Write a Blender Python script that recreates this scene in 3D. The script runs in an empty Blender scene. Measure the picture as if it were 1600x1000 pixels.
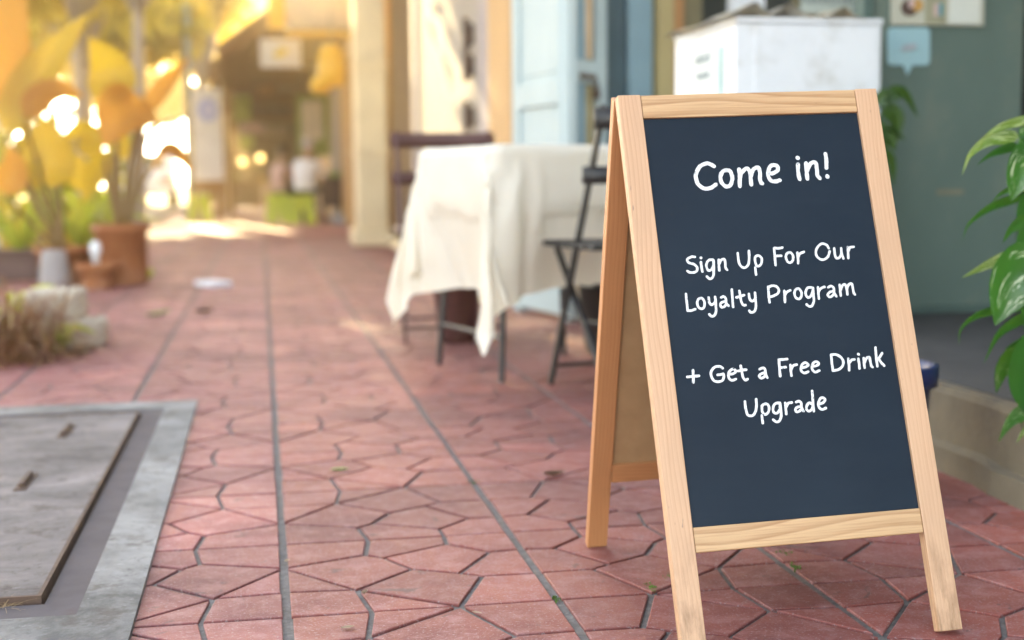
import bpy, bmesh, math, random
from mathutils import Vector, Matrix, Euler
from mathutils.geometry import intersect_line_line_2d
random.seed(7)
C = bpy.context.scene
COL = C.collection
R = math.radians
PI = math.pi

HAZE_ON = True
# ------------------------------------------------------------------ camera, sky, sun, exposure
CAM_H, CAM_F, CAM_YAW, CAM_PITCH, CAM_ROLL = 0.624, 2108.1, 0.1826, 0.1023, -0.0079
def cam_axes():
    cy, sy = math.cos(CAM_YAW), math.sin(CAM_YAW)
    cp, sp = math.cos(CAM_PITCH), math.sin(CAM_PITCH)
    f = Vector((sy*cp, cy*cp, -sp)); r = Vector((cy, -sy, 0)); u = r.cross(f)
    cr, sr = math.cos(CAM_ROLL), math.sin(CAM_ROLL)
    return r*cr + u*sr, u*cr - r*sr, f
CR, CU, CF = cam_axes()
cam = bpy.data.cameras.new('camera'); camo = bpy.data.objects.new('camera', cam); COL.objects.link(camo)
camo.matrix_world = Matrix(((CR.x, CU.x, -CF.x, 0), (CR.y, CU.y, -CF.y, 0), (CR.z, CU.z, -CF.z, CAM_H), (0, 0, 0, 1)))
cam.sensor_width = 36; cam.lens = CAM_F/1600*36; cam.clip_start = .05; cam.clip_end = 2000
cam.dof.use_dof = True; cam.dof.focus_distance = 1.86; cam.dof.aperture_fstop = 2.6; cam.dof.aperture_blades = 0
C.camera = camo

SUN_AZ, SUN_EL = R(-10), R(17)          # azimuth from +Y towards -X
world = bpy.data.worlds.new('World'); C.world = world; world.use_nodes = True
wn = world.node_tree; bgn = wn.nodes['Background']
sky = wn.nodes.new('ShaderNodeTexSky'); sky.sky_type = 'NISHITA'; sky.sun_disc = False
sky.sun_elevation = SUN_EL; sky.sun_rotation = SUN_AZ; sky.air_density = .9; sky.dust_density = .6; sky.ozone_density = .6
hs_ = wn.nodes.new('ShaderNodeHueSaturation'); hs_.inputs['Saturation'].default_value = .55     # a milky, half hazed sky
wn.links.new(sky.outputs[0], hs_.inputs['Color']); wn.links.new(hs_.outputs[0], bgn.inputs[0]); bgn.inputs[1].default_value = 0.15
sd = bpy.data.lights.new('sun', 'SUN'); sd.energy = 3.2; sd.angle = R(.5); sd.color = (1, .78, .42)
so = bpy.data.objects.new('sun', sd); COL.objects.link(so)
sdir = Vector((math.sin(SUN_AZ)*math.cos(SUN_EL), math.cos(SUN_AZ)*math.cos(SUN_EL), math.sin(SUN_EL)))
so.rotation_euler = sdir.to_track_quat('Z', 'Y').to_euler(); so.location = sdir*40
C.view_settings.view_transform = 'Standard'; C.view_settings.look = 'None'; C.view_settings.gamma = 1
C.view_settings.exposure = 2.98
C.render.engine = 'CYCLES'
cy_ = C.cycles
cy_.use_denoising = True
cy_.max_bounces = 8; cy_.transparent_max_bounces = 12; cy_.volume_bounces = 0
cy_.sample_clamp_indirect = 3; cy_.sample_clamp_direct = 6
cy_.caustics_reflective = False; cy_.caustics_refractive = False

# a point of the place from the photograph's pixel (1600 x 1000) and its distance down the street
def ray(x, y): return CR*((x-800)/CAM_F) - CU*((y-500)/CAM_F) + CF
def at(x, y, Y): d = ray(x, y); return Vector((0, 0, CAM_H)) + d*(Y/d.y)
def gp(x, y, z=0.0): d = ray(x, y); return Vector((0, 0, CAM_H)) + d*((z-CAM_H)/d.z)

# ------------------------------------------------------------------ helpers
def link(o, parent=None):
    COL.objects.link(o)
    if parent: o.parent = parent
    return o
def wbase(p):
    v = Vector((0, 0, 0))
    while p is not None: v = v + p.location; p = p.parent
    return v
def ob(name, bm, m, parent=None, smooth=False, base=None):
    """link bm (in world coordinates) as ONE mesh object; its origin is its parent's, or base"""
    off = wbase(parent) if parent else (Vector(base) if base is not None else Vector((0, 0, 0)))
    me = bpy.data.meshes.new(name)
    bm.normal_update(); bmesh.ops.translate(bm, verts=bm.verts[:], vec=-off)
    bm.to_mesh(me); bm.free()
    for mm in (m if isinstance(m, (list, tuple)) else [m]): me.materials.append(mm)
    if smooth:
        for p in me.polygons: p.use_smooth = True
    o = bpy.data.objects.new(name, me); link(o, parent)
    if not parent: o.location = off
    return o
def tag(o, label, cat, group=None, kind=None):
    o['label'] = label; o['category'] = cat
    if group: o['group'] = group
    if kind: o['kind'] = kind
    return o
def thing(name, label, cat, loc, group=None):
    o = bpy.data.objects.new(name, None); o.empty_display_size = .1; link(o); o.location = loc
    return tag(o, label, cat, group)
def copy_thing(o, parent=None):
    c = o.copy(); link(c, parent)
    for ch in list(o.children): copy_thing(ch, c)
    return c
def struct(name, bm, m, smooth=False):
    o = ob(name, bm, m, None, smooth); o['kind'] = 'structure'; return o
BM = bmesh.new
def box(bm, x0, x1, y0, y1, z0, z1, M=None, bev=0):
    vs = [bm.verts.new(Vector((x, y, z))) for z in (z0, z1) for y in (y0, y1) for x in (x0, x1)]
    fs = [bm.faces.new([vs[i] for i in q]) for q in ((0, 2, 3, 1), (4, 5, 7, 6), (0, 1, 5, 4), (2, 6, 7, 3), (0, 4, 6, 2), (1, 3, 7, 5))]
    if bev:
        es = list({e for f in fs for e in f.edges})
        r = bmesh.ops.bevel(bm, geom=es, offset=bev, segments=2, affect='EDGES', profile=.5)
        vs = list({v for v in r['verts']} | {v for v in vs if v.is_valid})
    if M is not None: bmesh.ops.transform(bm, matrix=M, verts=[v for v in vs if v.is_valid])
    return bm
def frame_mat(o, ax, ay, az):
    return Matrix(((ax.x, ay.x, az.x, o.x), (ax.y, ay.y, az.y, o.y), (ax.z, ay.z, az.z, o.z), (0, 0, 0, 1)))
def plank(o, ax, ay, az, L, W, T, bev=.0012):
    """a board: length along ax, width along ay, thickness along az; uv = metres along the grain"""
    bm = BM(); box(bm, 0, L, 0, W, 0, T, bev=bev); uvl = bm.loops.layers.uv.new('uv')
    for f in bm.faces:
        for l in f.loops:
            c = l.vert.co; l[uvl].uv = (c.x, c.y + c.z)
    bmesh.ops.transform(bm, matrix=frame_mat(o, ax, ay, az), verts=bm.verts[:])
    return bm
def tube(bm, pts, rad, n=8, cap=True):
    pts = [Vector(p) for p in pts]; k = len(pts)
    rr = rad if isinstance(rad, (list, tuple)) else [rad]*k
    rings = []; prev = None
    for i, p in enumerate(pts):
        t = (pts[min(i+1, k-1)] - pts[max(i-1, 0)]).normalized()
        if prev is None:
            a = t.orthogonal().normalized()
        else:
            a = (prev - t*prev.dot(t)).normalized()
        prev = a; b = t.cross(a)
        rings.append([bm.verts.new(p + (a*math.cos(2*PI*j/n) + b*math.sin(2*PI*j/n))*rr[i]) for j in range(n)])
    for q, w in zip(rings, rings[1:]):
        for j in range(n): bm.faces.new((q[j], q[(j+1) % n], w[(j+1) % n], w[j]))
    if cap: bm.faces.new(rings[0][::-1]); bm.faces.new(rings[-1])
    return bm
def lathe(bm, prof, cx=0, cy=0, n=32, wob=0):
    rings = []
    for r, z in prof:
        rings.append([bm.verts.new((cx + r*math.cos(2*PI*j/n)*(1+wob*math.sin(3*j)), cy + r*math.sin(2*PI*j/n), z)) for j in range(n)])
    for q, w in zip(rings, rings[1:]):
        for j in range(n): bm.faces.new((q[j], q[(j+1) % n], w[(j+1) % n], w[j]))
    bm.faces.new(rings[0][::-1]); bm.faces.new(rings[-1])
    return bm
def cr_spline(pts, n=6):
    P = [Vector(p) for p in pts]; P = [P[0]*2-P[1]] + P + [P[-1]*2-P[-2]]; out = []
    for i in range(1, len(P)-2):
        for k in range(n):
            t = k/n; a, b, c, d = P[i-1:i+3]
            out.append(.5*((2*b) + (c-a)*t + (2*a-5*b+4*c-d)*t*t + (3*b-a-3*c+d)*t**3))
    out.append(P[-2]); return out

# ------------------------------------------------------------------ materials
class NT:
    def __init__(s, name):
        s.m = bpy.data.materials.new(name); s.m.use_nodes = True; s.t = s.m.node_tree; s.b = s.t.nodes['Principled BSDF']; s.o = s.t.nodes['Material Output']
    def n(s, ty, **kw):
        x = s.t.nodes.new(ty)
        for k, v in kw.items():
            if k.startswith('i_'):
                key = k[2:]; key = int(key) if key.isdigit() else key.replace('_', ' '); x.inputs[key].default_value = v
            else: setattr(x, k, v)
        return x
    def l(s, a, b): s.t.links.new(a, b)
    def coords(s, which='Object', scale=(1, 1, 1)):
        tc = s.n('ShaderNodeTexCoord'); mp = s.n('ShaderNodeMapping'); mp.inputs['Scale'].default_value = scale
        s.l(tc.outputs[which], mp.inputs[0]); return mp.outputs[0]
    def noise(s, vec, scale, detail=6, rough=.6, dist=0):
        x = s.n('ShaderNodeTexNoise'); x.inputs['Scale'].default_value = scale; x.inputs['Detail'].default_value = detail
        x.inputs['Roughness'].default_value = rough; x.inputs['Distortion'].default_value = dist
        s.l(vec, x.inputs['Vector']); return x.outputs['Fac']
    def ramp(s, fac, stops):
        x = s.n('ShaderNodeValToRGB'); e = x.color_ramp.elements
        while len(e) < len(stops): e.new(.5)
        for el, (p, c) in zip(e, stops): el.position = p; el.color = (c if len(c) == 4 else (*c, 1))
        s.l(fac, x.inputs[0]); return x.outputs[0]
    def mix(s, a, b, fac, mode='MIX'):
        x = s.n('ShaderNodeMix', data_type='RGBA', blend_type=mode)
        for v, i in ((a, 6), (b, 7)):
            if hasattr(v, 'links'): s.l(v, x.inputs[i])
            else: x.inputs[i].default_value = (*v, 1) if len(v) == 3 else v
        if hasattr(fac, 'links'): s.l(fac, x.inputs[0])
        else: x.inputs[0].default_value = fac
        return x.outputs[2]
    def bump(s, h, st=.3, d=.002):
        x = s.n('ShaderNodeBump'); x.inputs['Strength'].default_value = st; x.inputs['Distance'].default_value = d
        s.l(h, x.inputs['Height']); s.l(x.outputs[0], s.b.inputs['Normal'])
    def base(s, c):
        if hasattr(c, 'links'): s.l(c, s.b.inputs['Base Color'])
        else: s.b.inputs['Base Color'].default_value = (*c, 1)
def mat(name, c1, c2=None, scale=8, rough=.6, bump=.15, bd=.002, metal=0, stretch=(1, 1, 1), spec=.5, stain=None, sscale=3, samt=.5):
    t = NT(name); c2 = c2 or tuple(v*.72 for v in c1)
    v = t.coords('Object', stretch); nz = t.noise(v, scale)
    col = t.ramp(nz, [(.3, c2), (.7, c1)])
    if stain:
        s2 = t.noise(v, sscale, 8, .7); f = t.ramp(s2, [(.52, (0, 0, 0)), (.7, (samt,)*3)]); col = t.mix(col, stain, f)
    t.base(col); t.b.inputs['Roughness'].default_value = rough; t.b.inputs['Metallic'].default_value = metal
    t.b.inputs['Specular IOR Level'].default_value = spec
    if bump: t.bump(t.noise(v, scale*4), bump, bd)
    return t.m
def leaf_mat(name, c1, c2, trans, tw=.5, vein=None, vth=.62, rough=.38, scale=6):
    t = NT(name); v = t.coords('Object'); nz = t.noise(v, scale, 4, .6)
    col = t.ramp(nz, [(.3, c2), (.7, c1)])
    if vein:
        uv = t.n('ShaderNodeTexCoord').outputs['UV']; mp = t.n('ShaderNodeMapping'); mp.inputs['Scale'].default_value = (1.0, 7, 1); t.l(uv, mp.inputs[0])
        oi = t.n('ShaderNodeObjectInfo'); t.l(oi.outputs['Random'], mp.inputs['Location'])
        s2 = t.noise(mp.outputs[0], 3.0, 3, .6, .6); f = t.ramp(s2, [(vth, (0, 0, 0)), (vth+.03, (1, 1, 1))]); col = t.mix(col, vein, f)
    t.base(col); t.b.inputs['Roughness'].default_value = rough
    tr = t.n('ShaderNodeBsdfTranslucent'); tr.inputs[0].default_value = (*trans, 1)
    if vein: t.l(t.mix(trans, vein, f), tr.inputs[0])
    mx = t.n('ShaderNodeMixShader'); mx.inputs[0].default_value = tw
    t.l(t.b.outputs[0], mx.inputs[1]); t.l(tr.outputs[0], mx.inputs[2]); t.l(mx.outputs[0], t.o.inputs[0])
    return t.m
def wood_mat(name, light, dark, amount=1.0, rough=.5, freq=160, stain=False):
    t = NT(name); uv = t.n('ShaderNodeTexCoord').outputs['UV']; oi = t.n('ShaderNodeObjectInfo')
    mul = t.n('ShaderNodeVectorMath', operation='SCALE'); mul.inputs[0].default_value = (7.3, 3.1, 2.2); t.l(oi.outputs['Random'], mul.inputs['Scale'])
    add = t.n('ShaderNodeVectorMath', operation='ADD'); t.l(uv, add.inputs[0]); t.l(mul.outputs[0], add.inputs[1])
    def mp(sc):
        m = t.n('ShaderNodeMapping'); m.inputs['Scale'].default_value = sc; t.l(add.outputs[0], m.inputs[0]); return m.outputs[0]
    warp = t.noise(mp((2.2, 7, 1)), 1.0, 2, .5)
    sx = t.n('ShaderNodeSeparateXYZ'); t.l(add.outputs[0], sx.inputs[0])
    m1 = t.n('ShaderNodeMath', operation='MULTIPLY_ADD'); t.l(warp, m1.inputs[0]); m1.inputs[1].default_value = .055; t.l(sx.outputs[1], m1.inputs[2])
    m2 = t.n('ShaderNodeMath', operation='MULTIPLY'); t.l(m1.outputs[0], m2.inputs[0]); m2.inputs[1].default_value = freq
    m3 = t.n('ShaderNodeMath', operation='FRACT'); t.l(m2.outputs[0], m3.inputs[0])
    rings = t.ramp(m3.outputs[0], [(.0, light), (.55, tuple(l*.8+d*.2 for l, d in zip(light, dark))), (.88, tuple(l*.35+d*.65 for l, d in zip(light, dark))), (1.0, light)])
    fine = t.noise(mp((9, 420, 1)), 1.0, 4, .65)
    fade = t.noise(mp((3, 20, 1)), 1.0, 3, .5)
    col = t.mix(light, rings, t.ramp(fade, [(.3, (.3*amount,)*3), (.65, (.8*amount,)*3)]))
    col = t.mix(col, dark, t.ramp(fine, [(.48, (0, 0, 0)), (.75, (.30*amount,)*3)]))
    blot = t.noise(mp((5, 14, 1)), 1.0, 5, .6); col = t.mix(col, tuple(v*.8 for v in light), t.ramp(blot, [(.45, (0, 0, 0)), (.75, (.6, .6, .6))]))
    kn = t.n('ShaderNodeTexVoronoi'); kn.inputs['Scale'].default_value = 1; t.l(mp((26, 60, 1)), kn.inputs['Vector'])
    col = t.mix(col, (.09, .05, .03), t.ramp(kn.outputs['Distance'], [(.0, (.75,)*3), (.055, (0, 0, 0))]))
    if stain:
        s3 = t.n('ShaderNodeSeparateXYZ'); t.l(uv, s3.inputs[0]); mr = t.n('ShaderNodeMapRange'); t.l(s3.outputs[0], mr.inputs[0]); mr.inputs[1].default_value = .62; mr.inputs[2].default_value = .80
        ns = t.noise(mp((16, 60, 1)), 1.0, 5, .7); mm = t.n('ShaderNodeMath', operation='MULTIPLY'); t.l(mr.outputs[0], mm.inputs[0]); t.l(t.ramp(ns, [(.42, (0, 0, 0)), (.68, (.85, .85, .85))]), mm.inputs[1]); col = t.mix(col, (.17, .085, .035), mm.outputs[0])
        sc = t.noise(mp((30, 160, 1)), 1.0, 2, .5); col = t.mix(col, (.16, .12, .10), t.ramp(sc, [(.755, (0, 0, 0)), (.775, (.7, .7, .7))]))
    t.base(col); t.b.inputs['Roughness'].default_value = rough; t.b.inputs['Specular IOR Level'].default_value = .35
    t.bump(fine, .25, .0006)
    return t.m

M_pine = wood_mat('pale_pine', (.58, .36, .215), (.36, .17, .065), .9, stain=True)
M_pine_rail = wood_mat('knotty_pine', (.58, .37, .19), (.25, .10, .03), 1.9, freq=70)
M_pine_in = wood_mat('shaded_pine', (.50, .23, .095), (.30, .11, .035))  # rear leaf: its shadow is put into a darker, more orange pine
M_mdf = mat('brown_fibreboard', (.42, .26, .125), (.36, .215, .10), 30, .75, .1)
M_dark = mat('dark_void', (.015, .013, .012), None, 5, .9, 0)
M_steel = mat('weathered_steel', (.125, .108, .115), (.085, .073, .077), 9, .8, .2, .001, .0, spec=.15, stain=(.07, .042, .03), sscale=9, samt=.6)
M_rust = mat('rusty_iron', (.13, .075, .05), (.06, .035, .025), 40, .8, .4, .001, .2)
M_black = mat('black_painted_metal', (.022, .02, .02), (.012, .011, .011), 20, .45, .1)
M_darkwood = mat('dark_brown_wood', (.10, .032, .028), (.05, .018, .016), 10, .5, .1, stretch=(1, 1, 12))
M_white = mat('chipped_white_paint', (.74, .745, .75), (.66, .67, .68), 4, .5, .15, .001, stain=(.45, .42, .36), sscale=9, samt=.55)

# ------------------------------------------------------------------ the pavement: stamped 40 cm slabs, mirrored in turn
TX, TY, TS = 0.0215, 1.925, 0.40
A_, B_, C_, D_, E_, F_, FA = (.34, .77), (.27, .28), (.51, .52), (.69, .42), (.86, .705), (.70, .872), (.41, .71)
D2 = (.774, .365); G_ = (.634, 0)
TILE = [[(0, 1), (0, .635), A_, (.37, 1)], [(0, .635), B_, C_, FA, A_], [(0, .635), (0, .30), B_], [(0, .30), (0, 0), (.306, 0), B_],
        [(.306, 0), G_, B_], [B_, G_, D2, D_, C_], [G_, (1, 0), (1, .36), D2], [D_, D2, (1, .36), (1, .72), E_],
        [C_, D_, E_, F_, FA], [FA, F_, (.705, 1), (.37, 1), A_], [F_, E_, (1, .72), (1, 1), (.705, 1)]]
def inset(poly, offs):
    n = len(poly); out = []
    for i in range(n):
        p0, p1, p2 = Vector(poly[i-1]), Vector(poly[i]), Vector(poly[(i+1) % n])
        d1 = (p1-p0).normalized(); d2 = (p2-p1).normalized()
        n1 = Vector((-d1.y, d1.x)); n2 = Vector((-d2.y, d2.x)); o1, o2 = offs[i-1], offs[i]
        cr = d1.x*d2.y - d1.y*d2.x
        if abs(cr) < .05: out.append(p1 + n1*max(o1, o2)); continue
        a = p1 + n1*o1; b = p1 + n2*o2
        t = ((b-a).x*d2.y - (b-a).y*d2.x)/cr; q = a + d1*t
        if (q-p1).length > .06: q = p1 + (q-p1).normalized()*.06
        out.append(q)
    return out
bm = BM(); tl = bm.loops.layers.float_color.new('tint'); rp = random.Random(3)
for i in range(-9, 4):
    for j in range(-2, 38):
        tv = rp.uniform(.80, 1.14)*(1.0 if i < 1 else .88); warm = rp.uniform(-.3, .3) + (.45 if i == 0 else -.45 if i < 0 else .5)  # right-hand columns darker: shade of board and roof put into the tint
        for poly in TILE:
            P = [((1-u if i % 2 else u), (1-v if j % 2 else v)) for u, v in poly]
            if (i % 2) != (j % 2): P = P[::-1]
            W = [((u+i)*TS+TX, (v+j)*TS+TY) for u, v in P]; n = len(W)
            cxp = sum(p[0] for p in W)/n; cyp = sum(p[1] for p in W)/n
            if cxp < -.26 and 1.86 < cyp < 3.86 and cxp > -1.46: continue
            offs = []
            for k in range(n):
                (u0, v0), (u1, v1) = P[k], P[(k+1) % n]
                onu = abs(u0-u1) < 1e-6 and (u0 < .01 or u0 > .99); onv = abs(v0-v1) < 1e-6 and (v0 < .01 or v0 > .99)
                offs.append((.0074 if onu else .0034 if onv else .0041)*rp.uniform(.82, 1.2))
            ctr = Vector((cxp, cyp))
            if cyp > 9: offs = [o*1.2 for o in offs]
            outer = inset(W, offs); inner = inset(W, [o+.0014 for o in offs])
            h = rp.uniform(-.0007, .0007)
            lo = [bm.verts.new((p.x, p.y, -.0075)) for p in outer]; md = [bm.verts.new((p.x, p.y, h-.0010)) for p in outer]; hi = [bm.verts.new((p.x, p.y, h)) for p in inner]
            fs = [bm.faces.new(hi)]
            for k in range(n):
                k2 = (k+1) % n
                fs.append(bm.faces.new((lo[k], lo[k2], md[k2], md[k]))); fs.append(bm.faces.new((md[k], md[k2], hi[k2], hi[k])))
            b = tv*rp.uniform(.86, 1.12)
            for f in fs:
                for l in f.loops: l[tl] = (b*.5, .5+warm*.5, 0, 1)
t = NT('red_slab'); v = t.coords('Object')
at_ = t.n('ShaderNodeVertexColor', layer_name='tint'); sp = t.n('ShaderNodeSeparateColor'); t.l(at_.outputs[0], sp.inputs[0])
col = t.mix((.285, .088, .090), (.28, .070, .044), sp.outputs[1])
n1 = t.noise(v, 3.2, 8, .65); col = t.mix(col, (.13, .050, .045), t.ramp(n1, [(.40, (0, 0, 0)), (.72, (.8, .8, .8))]))
n2 = t.noise(v, 26, 6, .7); col = t.mix(col, (.36, .175, .165), t.ramp(n2, [(.47, (0, 0, 0)), (.68, (.75, .75, .75))]))
n3 = t.noise(v, 210, 3, .7); col = t.mix(col, (.36, .26, .25), t.ramp(n3, [(.57, (0, 0, 0)), (.66, (.85, .85, .85))]))
n4 = t.noise(v, 13, 4, .8, .8); col = t.mix(col, (.10, .06, .06), t.ramp(n4, [(.62, (0, 0, 0)), (.68, (.7, .7, .7))]))
br = t.n('ShaderNodeMath', operation='MULTIPLY'); t.l(sp.outputs[0], br.inputs[0]); br.inputs[1].default_value = 2
cc = t.n('ShaderNodeCombineColor'); [t.l(br.outputs[0], cc.inputs[k]) for k in range(3)]
col = t.mix(col, cc.outputs[0], 1.0, 'MULTIPLY'); t.base(col)
t.l(t.ramp(n1, [(.3, (.52,)*3), (.7, (.74,)*3)]), t.b.inputs['Roughness']); t.b.inputs['Specular IOR Level'].default_value = .40
nb = t.noise(v, 160, 4, .7); t.bump(nb, .6, .002)
M_slab = t.m
struct('pavement', bm, M_slab)
M_grout = mat('grey_grout', (.18, .165, .155), (.095, .088, .083), 60, .9, .6, .004, stain=(.30, .28, .25), sscale=90, samt=.6)
bm = BM(); box(bm, -400, 400, -60, 900, -1.0, -.0045); struct('ground', bm, M_grout)
M_soil = mat('dry_soil', (.23, .15, .10), (.12, .075, .05), 9, .95, .6, .02)
bm = BM(); box(bm, -3.4, -1.62, 4.0, 14, -.3, .006); struct('planting_bed', bm, M_soil)
M_farpave = mat('faded_red_paving', (.44, .20, .18), (.33, .14, .13), 2.5, .6, .1)
bm = BM(); box(bm, -1.75, 4.0, 17.135, 70, -.3, .0); struct('far_pavement', bm, M_farpave)
bm = BM(); box(bm, -3.5, 4.0, -30, 1.12, -.3, .0); struct('near_pavement', bm, M_farpave)
M_asph = mat('sunlit_asphalt', (.16, .15, .14), (.10, .095, .09), 12, .8, .3)
bm = BM(); box(bm, -12, -1.95, 14.2, 120, -.3, .002); struct('road', bm, M_asph)
M_kerb = mat('kerb_concrete', (.42, .40, .37), (.30, .28, .26), 8, .8, .2)
bm = BM(); box(bm, -1.95, -1.752, 14.2, 70, -.3, .1, bev=.01); struct('kerb', bm, M_kerb)

# litter lying on the pavement
def curl_leaf(name, c, L, W, ang, m, label, curl=.3, cat='fallen leaf', group=None):
    bm = BM(); n = 7; rows = []
    for i in range(n+1):
        s = i/n; w = W*math.sin(PI*min(1, s*.97+.02))**.8*.5
        row = []
        for k in (-1, 0, 1):
            x = (s-.5)*L; y = k*w; z = .0025 + abs(k)*w*curl + curl*.18*L*(2*s-1)**2
            row.append(bm.verts.new((c[0]+x*math.cos(ang)-y*math.sin(ang), c[1]+x*math.sin(ang)+y*math.cos(ang), z)))
        rows.append(row)
    for a, b in zip(rows, rows[1:]):
        for k in range(2): bm.faces.new((a[k], a[k+1], b[k+1], b[k]))
    bmesh.ops.solidify(bm, geom=bm.faces[:], thickness=.0006)
    return tag(ob(name, bm, m, None, True, base=c), label, cat, group)
M_lgreen = leaf_mat('fallen_green_leaf', (.22, .42, .04), (.14, .30, .03), (.3, .5, .05), .3)
M_lbrown = leaf_mat('fallen_brown_leaf', (.28, .17, .09), (.17, .10, .05), (.2, .1, .04), .15)
M_ltan = leaf_mat('fallen_tan_leaf', (.45, .33, .22), (.30, .21, .13), (.3, .2, .1), .2)
curl_leaf('fallen_leaf', gp(531, 735), .042, .022, .1, M_lgreen, 'small bright green leaf lying flat on the red paving', .15)
curl_leaf('fallen_leaf', gp(866, 744), .055, .022, .25, M_lbrown, 'curled brown leaf lying on the paving left of the sandwich board', .7)
curl_leaf('fallen_leaf', gp(543, 983), .021, .011, .3, M_ltan, 'small tan leaf on the paving at the bottom, right of the thick joint', .2)
curl_leaf('fallen_leaf', gp(570, 930), .022, .009, 1.2, M_ltan, 'sliver of pale dry leaf stuck upright in a slab groove', .9)
curl_leaf('fallen_leaf', gp(745, 960), .018, .007, -.7, M_ltan, 'thin cream leaf scrap on a slab edge in front', .3)
curl_leaf('fallen_leaf', gp(449, 879), .014, .009, .9, M_ltan, 'tiny pale scrap of leaf lying in the wide mortar joint', .5)
curl_leaf('fallen_leaf', gp(318, 488), .10, .07, .2, M_lbrown, 'brown crumpled leaf on the paving past the concrete cover', .5)
curl_leaf('fallen_leaf', gp(246, 492), .24, .05, 1.1, M_lgreen, 'long yellow green leaf fallen beside the stone blocks', .3)
bm = BM(); q = gp(333, 447); box(bm, -.07, .07, -.11, .11, .002, .032, Matrix.Translation(q) @ Matrix.Rotation(.5, 4, 'Z'), bev=.004)
tag(ob('crumpled_paper', bm, mat('white_paper', (.80, .80, .84)), base=q), 'white scrap of folded paper lying on the paving near the big pot', 'paper')
M_moss = mat('moss', (.12, .20, .03), (.06, .11, .02), 50, .9, .5)
bm = BM(); rm = random.Random(5)
for (x, y, r, k) in ((1017, 922, .02, 26), (1044, 905, .02, 10), (869, 940, .012, 12), (1243, 890, .03, 26), (1225, 868, .025, 18), (741, 756, .03, 10)):
    q = gp(x, y, -.004)
    for _ in range(k):
        a = rm.uniform(0, 2*PI); d = rm.uniform(0, r); p = q + Vector((math.cos(a)*d*.5, math.sin(a)*d, 0)); s = rm.uniform(.0012, .0032); b = rm.uniform(0, 2*PI)
        e = Vector((math.cos(b), math.sin(b), .3))*s; f = Vector((-e.y, e.x, s*.6))
        bm.faces.new([bm.verts.new(p + w) for w in (e*-1, f*-.6+Vector((0, 0, .004)), e+Vector((0, 0, .006)), f+Vector((0, 0, .005)))])
tag(ob('moss_tufts', bm, M_moss), 'specks of green moss growing in the slab grooves', 'moss', kind='stuff')

# ------------------------------------------------------------------ concrete inspection cover
def concrete(name, c, streak, seed):
    t = NT(name); v0 = t.coords('Object'); mp = t.n('ShaderNodeMapping'); mp.inputs['Location'].default_value = (seed, seed*1.7, 0); t.l(v0, mp.inputs[0]); v = mp.outputs[0]
    m2 = t.n('ShaderNodeMapping'); m2.inputs['Scale'].default_value = streak; t.l(v, m2.inputs[0])
    a = t.noise(m2.outputs[0], 3.0, 9, .72, .4); col = t.ramp(a, [(.36, tuple(x*.42 for x in c)), (.47, tuple(x*.75 for x in c)), (.56, c), (.70, tuple(min(1, x*1.35) for x in c))])
    b = t.noise(v, 11, 7, .75); col = t.mix(col, tuple(x*y for x, y in zip(c, (.38, .33, .30))), t.ramp(b, [(.54, (0, 0, 0)), (.64, (.7, .7, .7))]))
    d = t.noise(v, 55, 5, .75); col = t.mix(col, tuple(x*.35 for x in c), t.ramp(d, [(.56, (0, 0, 0)), (.66, (.6, .6, .6))])); col = t.mix(col, tuple(x*1.6 for x in c), t.ramp(d, [(.30, (.5, .5, .5)), (.40, (0, 0, 0))]))
    t.base(col); t.b.inputs['Roughness'].default_value = .92; t.b.inputs['Specular IOR Level'].default_value = .2; t.bump(b, .7, .004); return t.m
M_conc = concrete('rough_grey_concrete', (.27, .257, .243), (1, 1, 1), 1.3); M_conc2 = concrete('stained_lid_concrete', (.215, .187, .177), (.85, 1.15, 1), 4.1)
cv = thing('inspection_cover', 'square grey concrete inspection cover in a steel frame set into the paving', 'cover', (-.8, 2.85, 0))
X0, X1, Y0, Y1 = -1.52, -.193, 1.79, 3.925
bm = BM()
for (a, b, c, d) in ((X0, -1.40, Y0, Y1), (-.277, X1, Y0, Y1), (-1.40, -.277, Y0, 1.972), (-1.40, -.277, 3.80, Y1)):
    box(bm, a, b, c, d, -.05, .009)
ob('surround', bm, M_conc, cv)
bm = BM()
for (a, b, c, d) in ((-1.40, -1.348, 1.972, 3.80), (-.330, -.277, 1.972, 3.80), (-1.348, -.330, 1.972, 2.040), (-1.348, -.330, 3.722, 3.80)):
    box(bm, a, b, c, d, -.05, .0065)
ob('steel_frame', bm, M_steel, cv)
lid = ob('lid', box(BM(), -1.335, -.343, 2.058, 3.708, -.05, .014), M_conc2, cv)
bm = BM()
for (a, b, c, d) in ((-1.341, -1.335, 2.052, 3.714), (-.343, -.337, 2.052, 3.714), (-1.335, -.343, 2.052, 2.058), (-1.335, -.343, 3.708, 3.714)):
    box(bm, a, b, c, d, -.05, .0165)
ob('edge_strip', bm, M_rust, lid)
for (x, y, L) in ((104, 683, .17), (41, 764, .16)):
    q = gp(x, y); bm = BM()
    box(bm, q.x-.012, q.x+.012, q.y-L/2, q.y+L/2, .0142, .0165); box(bm, q.x-.006, q.x+.006, q.y-L/2+.02, q.y+L/2-.02, .0165, .026, bev=.003)
    ob('lifting_handle', bm, M_rust, lid)
M_straw = leaf_mat('dry_straw', (.50, .36, .17), (.32, .20, .09), (.5, .3, .1), .25)
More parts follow.
